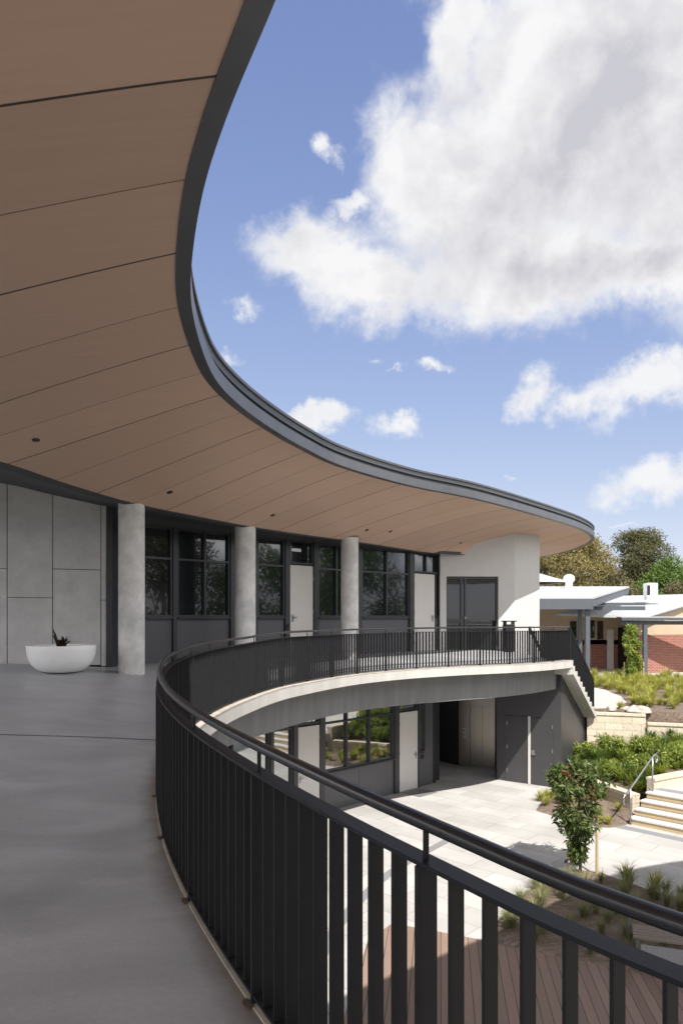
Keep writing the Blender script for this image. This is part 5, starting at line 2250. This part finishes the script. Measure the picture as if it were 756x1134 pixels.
az = warp(az_, 0, ((5, .16), (17, .09), (45, .018)))
el = warp(el_, 1, ((5, .10), (17, .07), (45, .018)))


def ae(x, y):
    u, v_ = (x - HX) / F, (HY - y) / F
    return math.atan2(u, 1), math.atan2(v_, math.hypot(u, 1))


nzv = tc.outputs['Generated']
n1 = nt.nodes.new('ShaderNodeTexNoise')
n1.inputs['Scale'].default_value = 7.5
n1.inputs['Detail'].default_value = 10
n1.inputs['Roughness'].default_value = 0.58
n1.inputs['Distortion'].default_value = 0.25
L.new(nzv, n1.inputs['Vector'])
n2 = nt.nodes.new('ShaderNodeTexNoise')
n2.inputs['Scale'].default_value = 26
n2.inputs['Detail'].default_value = 8
n2.inputs['Roughness'].default_value = 0.6
L.new(nzv, n2.inputs['Vector'])
nzs = mth('ADD', mth('MULTIPLY', mth('SUBTRACT', n1.outputs['Fac'], .5), 1.5), mth('MULTIPLY', mth('SUBTRACT', n2.outputs['Fac'], .5), .75))

blobs = [(640, 120, 215, 200, 1), (560, 210, 160, 120, 1), (470, 180, 75, 75, 1), (500, 40, 60, 80, 1), (350, 290, 110, 50, 1), (440, 320, 140, 55, 1), (600, 300, 190, 70, 1), (720, 300, 120, 45, 1), (700, 30, 220, 140, 1), (800, 180, 200, 150, 1)]
small = [(372, 166, 24, 18, .85), (396, 228, 34, 16, .85), (258, 342, 36, 18, .75), (345, 468, 52, 19, 1.15), (433, 477, 34, 18, 1.15), (705, 432, 85, 26, 1.2), (640, 445, 42, 26, 1.1), (580, 436, 28, 28, 1.1), (483, 409, 32, 12, 1.1), (430, 408, 30, 7, .7),
         (722, 540, 66, 26, 1.2), (572, 519, 20, 7, .8), (700, 592, 50, 7, .5), (250, 404, 30, 16, .65), (600, 600, 60, 8, .4), (900, 450, 80, 30, 1)]


def blob(x, y, rx, ry, k):
    a0, e0 = ae(x, y)
    da = mth('DIVIDE', mth('SUBTRACT', az, a0), rx / F * .93)
    de = mth('DIVIDE', mth('SUBTRACT', el, e0), ry / F * .9)
    r_ = mth('SQRT', mth('ADD', mth('MULTIPLY', da, da), mth('MULTIPLY', de, de)))
    return mth('SUBTRACT', k, r_)       # positive inside


def unite(lst):
    cur = None
    for b_ in lst:
        v_ = blob(*b_)
        if cur is None:
            cur = v_
        else:
            n = nt.nodes.new('ShaderNodeMath')
            n.operation = 'SMOOTH_MAX'
            n.inputs[2].default_value = .25
            L.new(cur, n.inputs[0])
            L.new(v_, n.inputs[1])
            cur = n.outputs[0]
    return cur


big = unite(blobs)
sml = unite(small)
bigv = mth('ADD', mth('MULTIPLY', big, 1.3), mth('MULTIPLY', nzs, .75))
smlv = mth('ADD', mth('MULTIPLY', sml, .95), mth('MULTIPLY', nzs, 1.05))
# unseen clouds elsewhere, thickened to add fill light (behind and beside the camera)
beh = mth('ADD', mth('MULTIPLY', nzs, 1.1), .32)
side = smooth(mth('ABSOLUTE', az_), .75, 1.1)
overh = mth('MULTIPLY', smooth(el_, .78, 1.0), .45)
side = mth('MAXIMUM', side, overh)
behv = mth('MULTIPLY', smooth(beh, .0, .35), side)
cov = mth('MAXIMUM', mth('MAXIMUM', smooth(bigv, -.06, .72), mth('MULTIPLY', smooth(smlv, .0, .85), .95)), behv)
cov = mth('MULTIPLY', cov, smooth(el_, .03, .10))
# tone: bright tops and edges, grey thick middle
thick = smooth(bigv, .35, 1.5)
n3 = nt.nodes.new('ShaderNodeTexNoise')
n3.inputs['Scale'].default_value = 4.2
n3.inputs['Detail'].default_value = 9
n3.inputs['Roughness'].default_value = .55
n3.inputs['Distortion'].default_value = .4
L.new(nzv, n3.inputs['Vector'])
a0, e0 = ae(690, 210)
gr = mth('SUBTRACT', 1.0, mth('SQRT', mth('ADD', mth('POWER', mth('DIVIDE', mth('SUBTRACT', az, a0), .36), 2), mth('POWER', mth('DIVIDE', mth('SUBTRACT', el, e0), .27), 2))))
gry = smooth(mth('ADD', mth('MULTIPLY', gr, .9), mth('MULTIPLY', mth('SUBTRACT', n3.outputs['Fac'], .47), 2.6)), -.1, 1.0)
def shifted(scale, off):
    mp = nt.nodes.new('ShaderNodeMapping')
    mp.inputs['Location'].default_value = off
    L.new(nzv, mp.inputs['Vector'])
    n = nt.nodes.new('ShaderNodeTexNoise')
    n.inputs['Scale'].default_value = scale
    n.inputs['Detail'].default_value = 8
    n.inputs['Roughness'].default_value = .55
    n.inputs['Distortion'].default_value = .25
    L.new(mp.outputs['Vector'], n.inputs['Vector'])
    return n.outputs['Fac']


# billows: lit on the side towards the sun, greyer on the far side
rel = mth('ADD', mth('MULTIPLY', mth('SUBTRACT', shifted(9, (0, 0, 0)), shifted(9, (-.018, 0, .026))), 1.9), mth('MULTIPLY', mth('SUBTRACT', shifted(24, (0, 0, 0)), shifted(24, (-.007, 0, .010))), .45))
dk = mth('ADD', mth('MULTIPLY', gry, thick), mth('MULTIPLY', mth('SUBTRACT', rel, .03), smooth(cov, .3, .9)), None, False)
dk = mth('ADD', dk, mth('MULTIPLY', smooth(bigv, .1, .8), .20), None, True)
cmix = nt.nodes.new('ShaderNodeMix')
cmix.data_type = 'RGBA'
cmix.inputs['A'].default_value = (.96, .96, .97, 1)
cmix.inputs['B'].default_value = (.62, .615, .67, 1)
L.new(dk, cmix.inputs['Factor'])
bg2 = nt.nodes.new('ShaderNodeBackground')
bg2.inputs['Strength'].default_value = 0.345
L.new(cmix.outputs['Result'], bg2.inputs['Color'])
# low unseen clouds beside and behind the camera are brightened to fill the shade
side_fill = mth('MULTIPLY', smooth(mth('ABSOLUTE', az_), .75, 1.1), mth('SUBTRACT', 1.0, smooth(el_, .45, .8)))
L.new(mth('MULTIPLY', mth('ADD', 1.0, mth('MULTIPLY', side_fill, 1.7)), .345), bg2.inputs['Strength'])
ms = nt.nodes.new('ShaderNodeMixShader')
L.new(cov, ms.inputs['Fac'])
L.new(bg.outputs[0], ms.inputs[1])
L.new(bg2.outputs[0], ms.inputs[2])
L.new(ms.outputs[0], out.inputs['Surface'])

vs_ = SC.view_settings
vs_.view_transform = 'Standard'
vs_.look = 'None'
vs_.exposure = 1.5
vs_.gamma = 1.0
vs_.use_curve_mapping = False
SC.cycles.max_bounces = 8
SC.cycles.diffuse_bounces = 5
SC.cycles.glossy_bounces = 4
SC.cycles.use_denoising = True
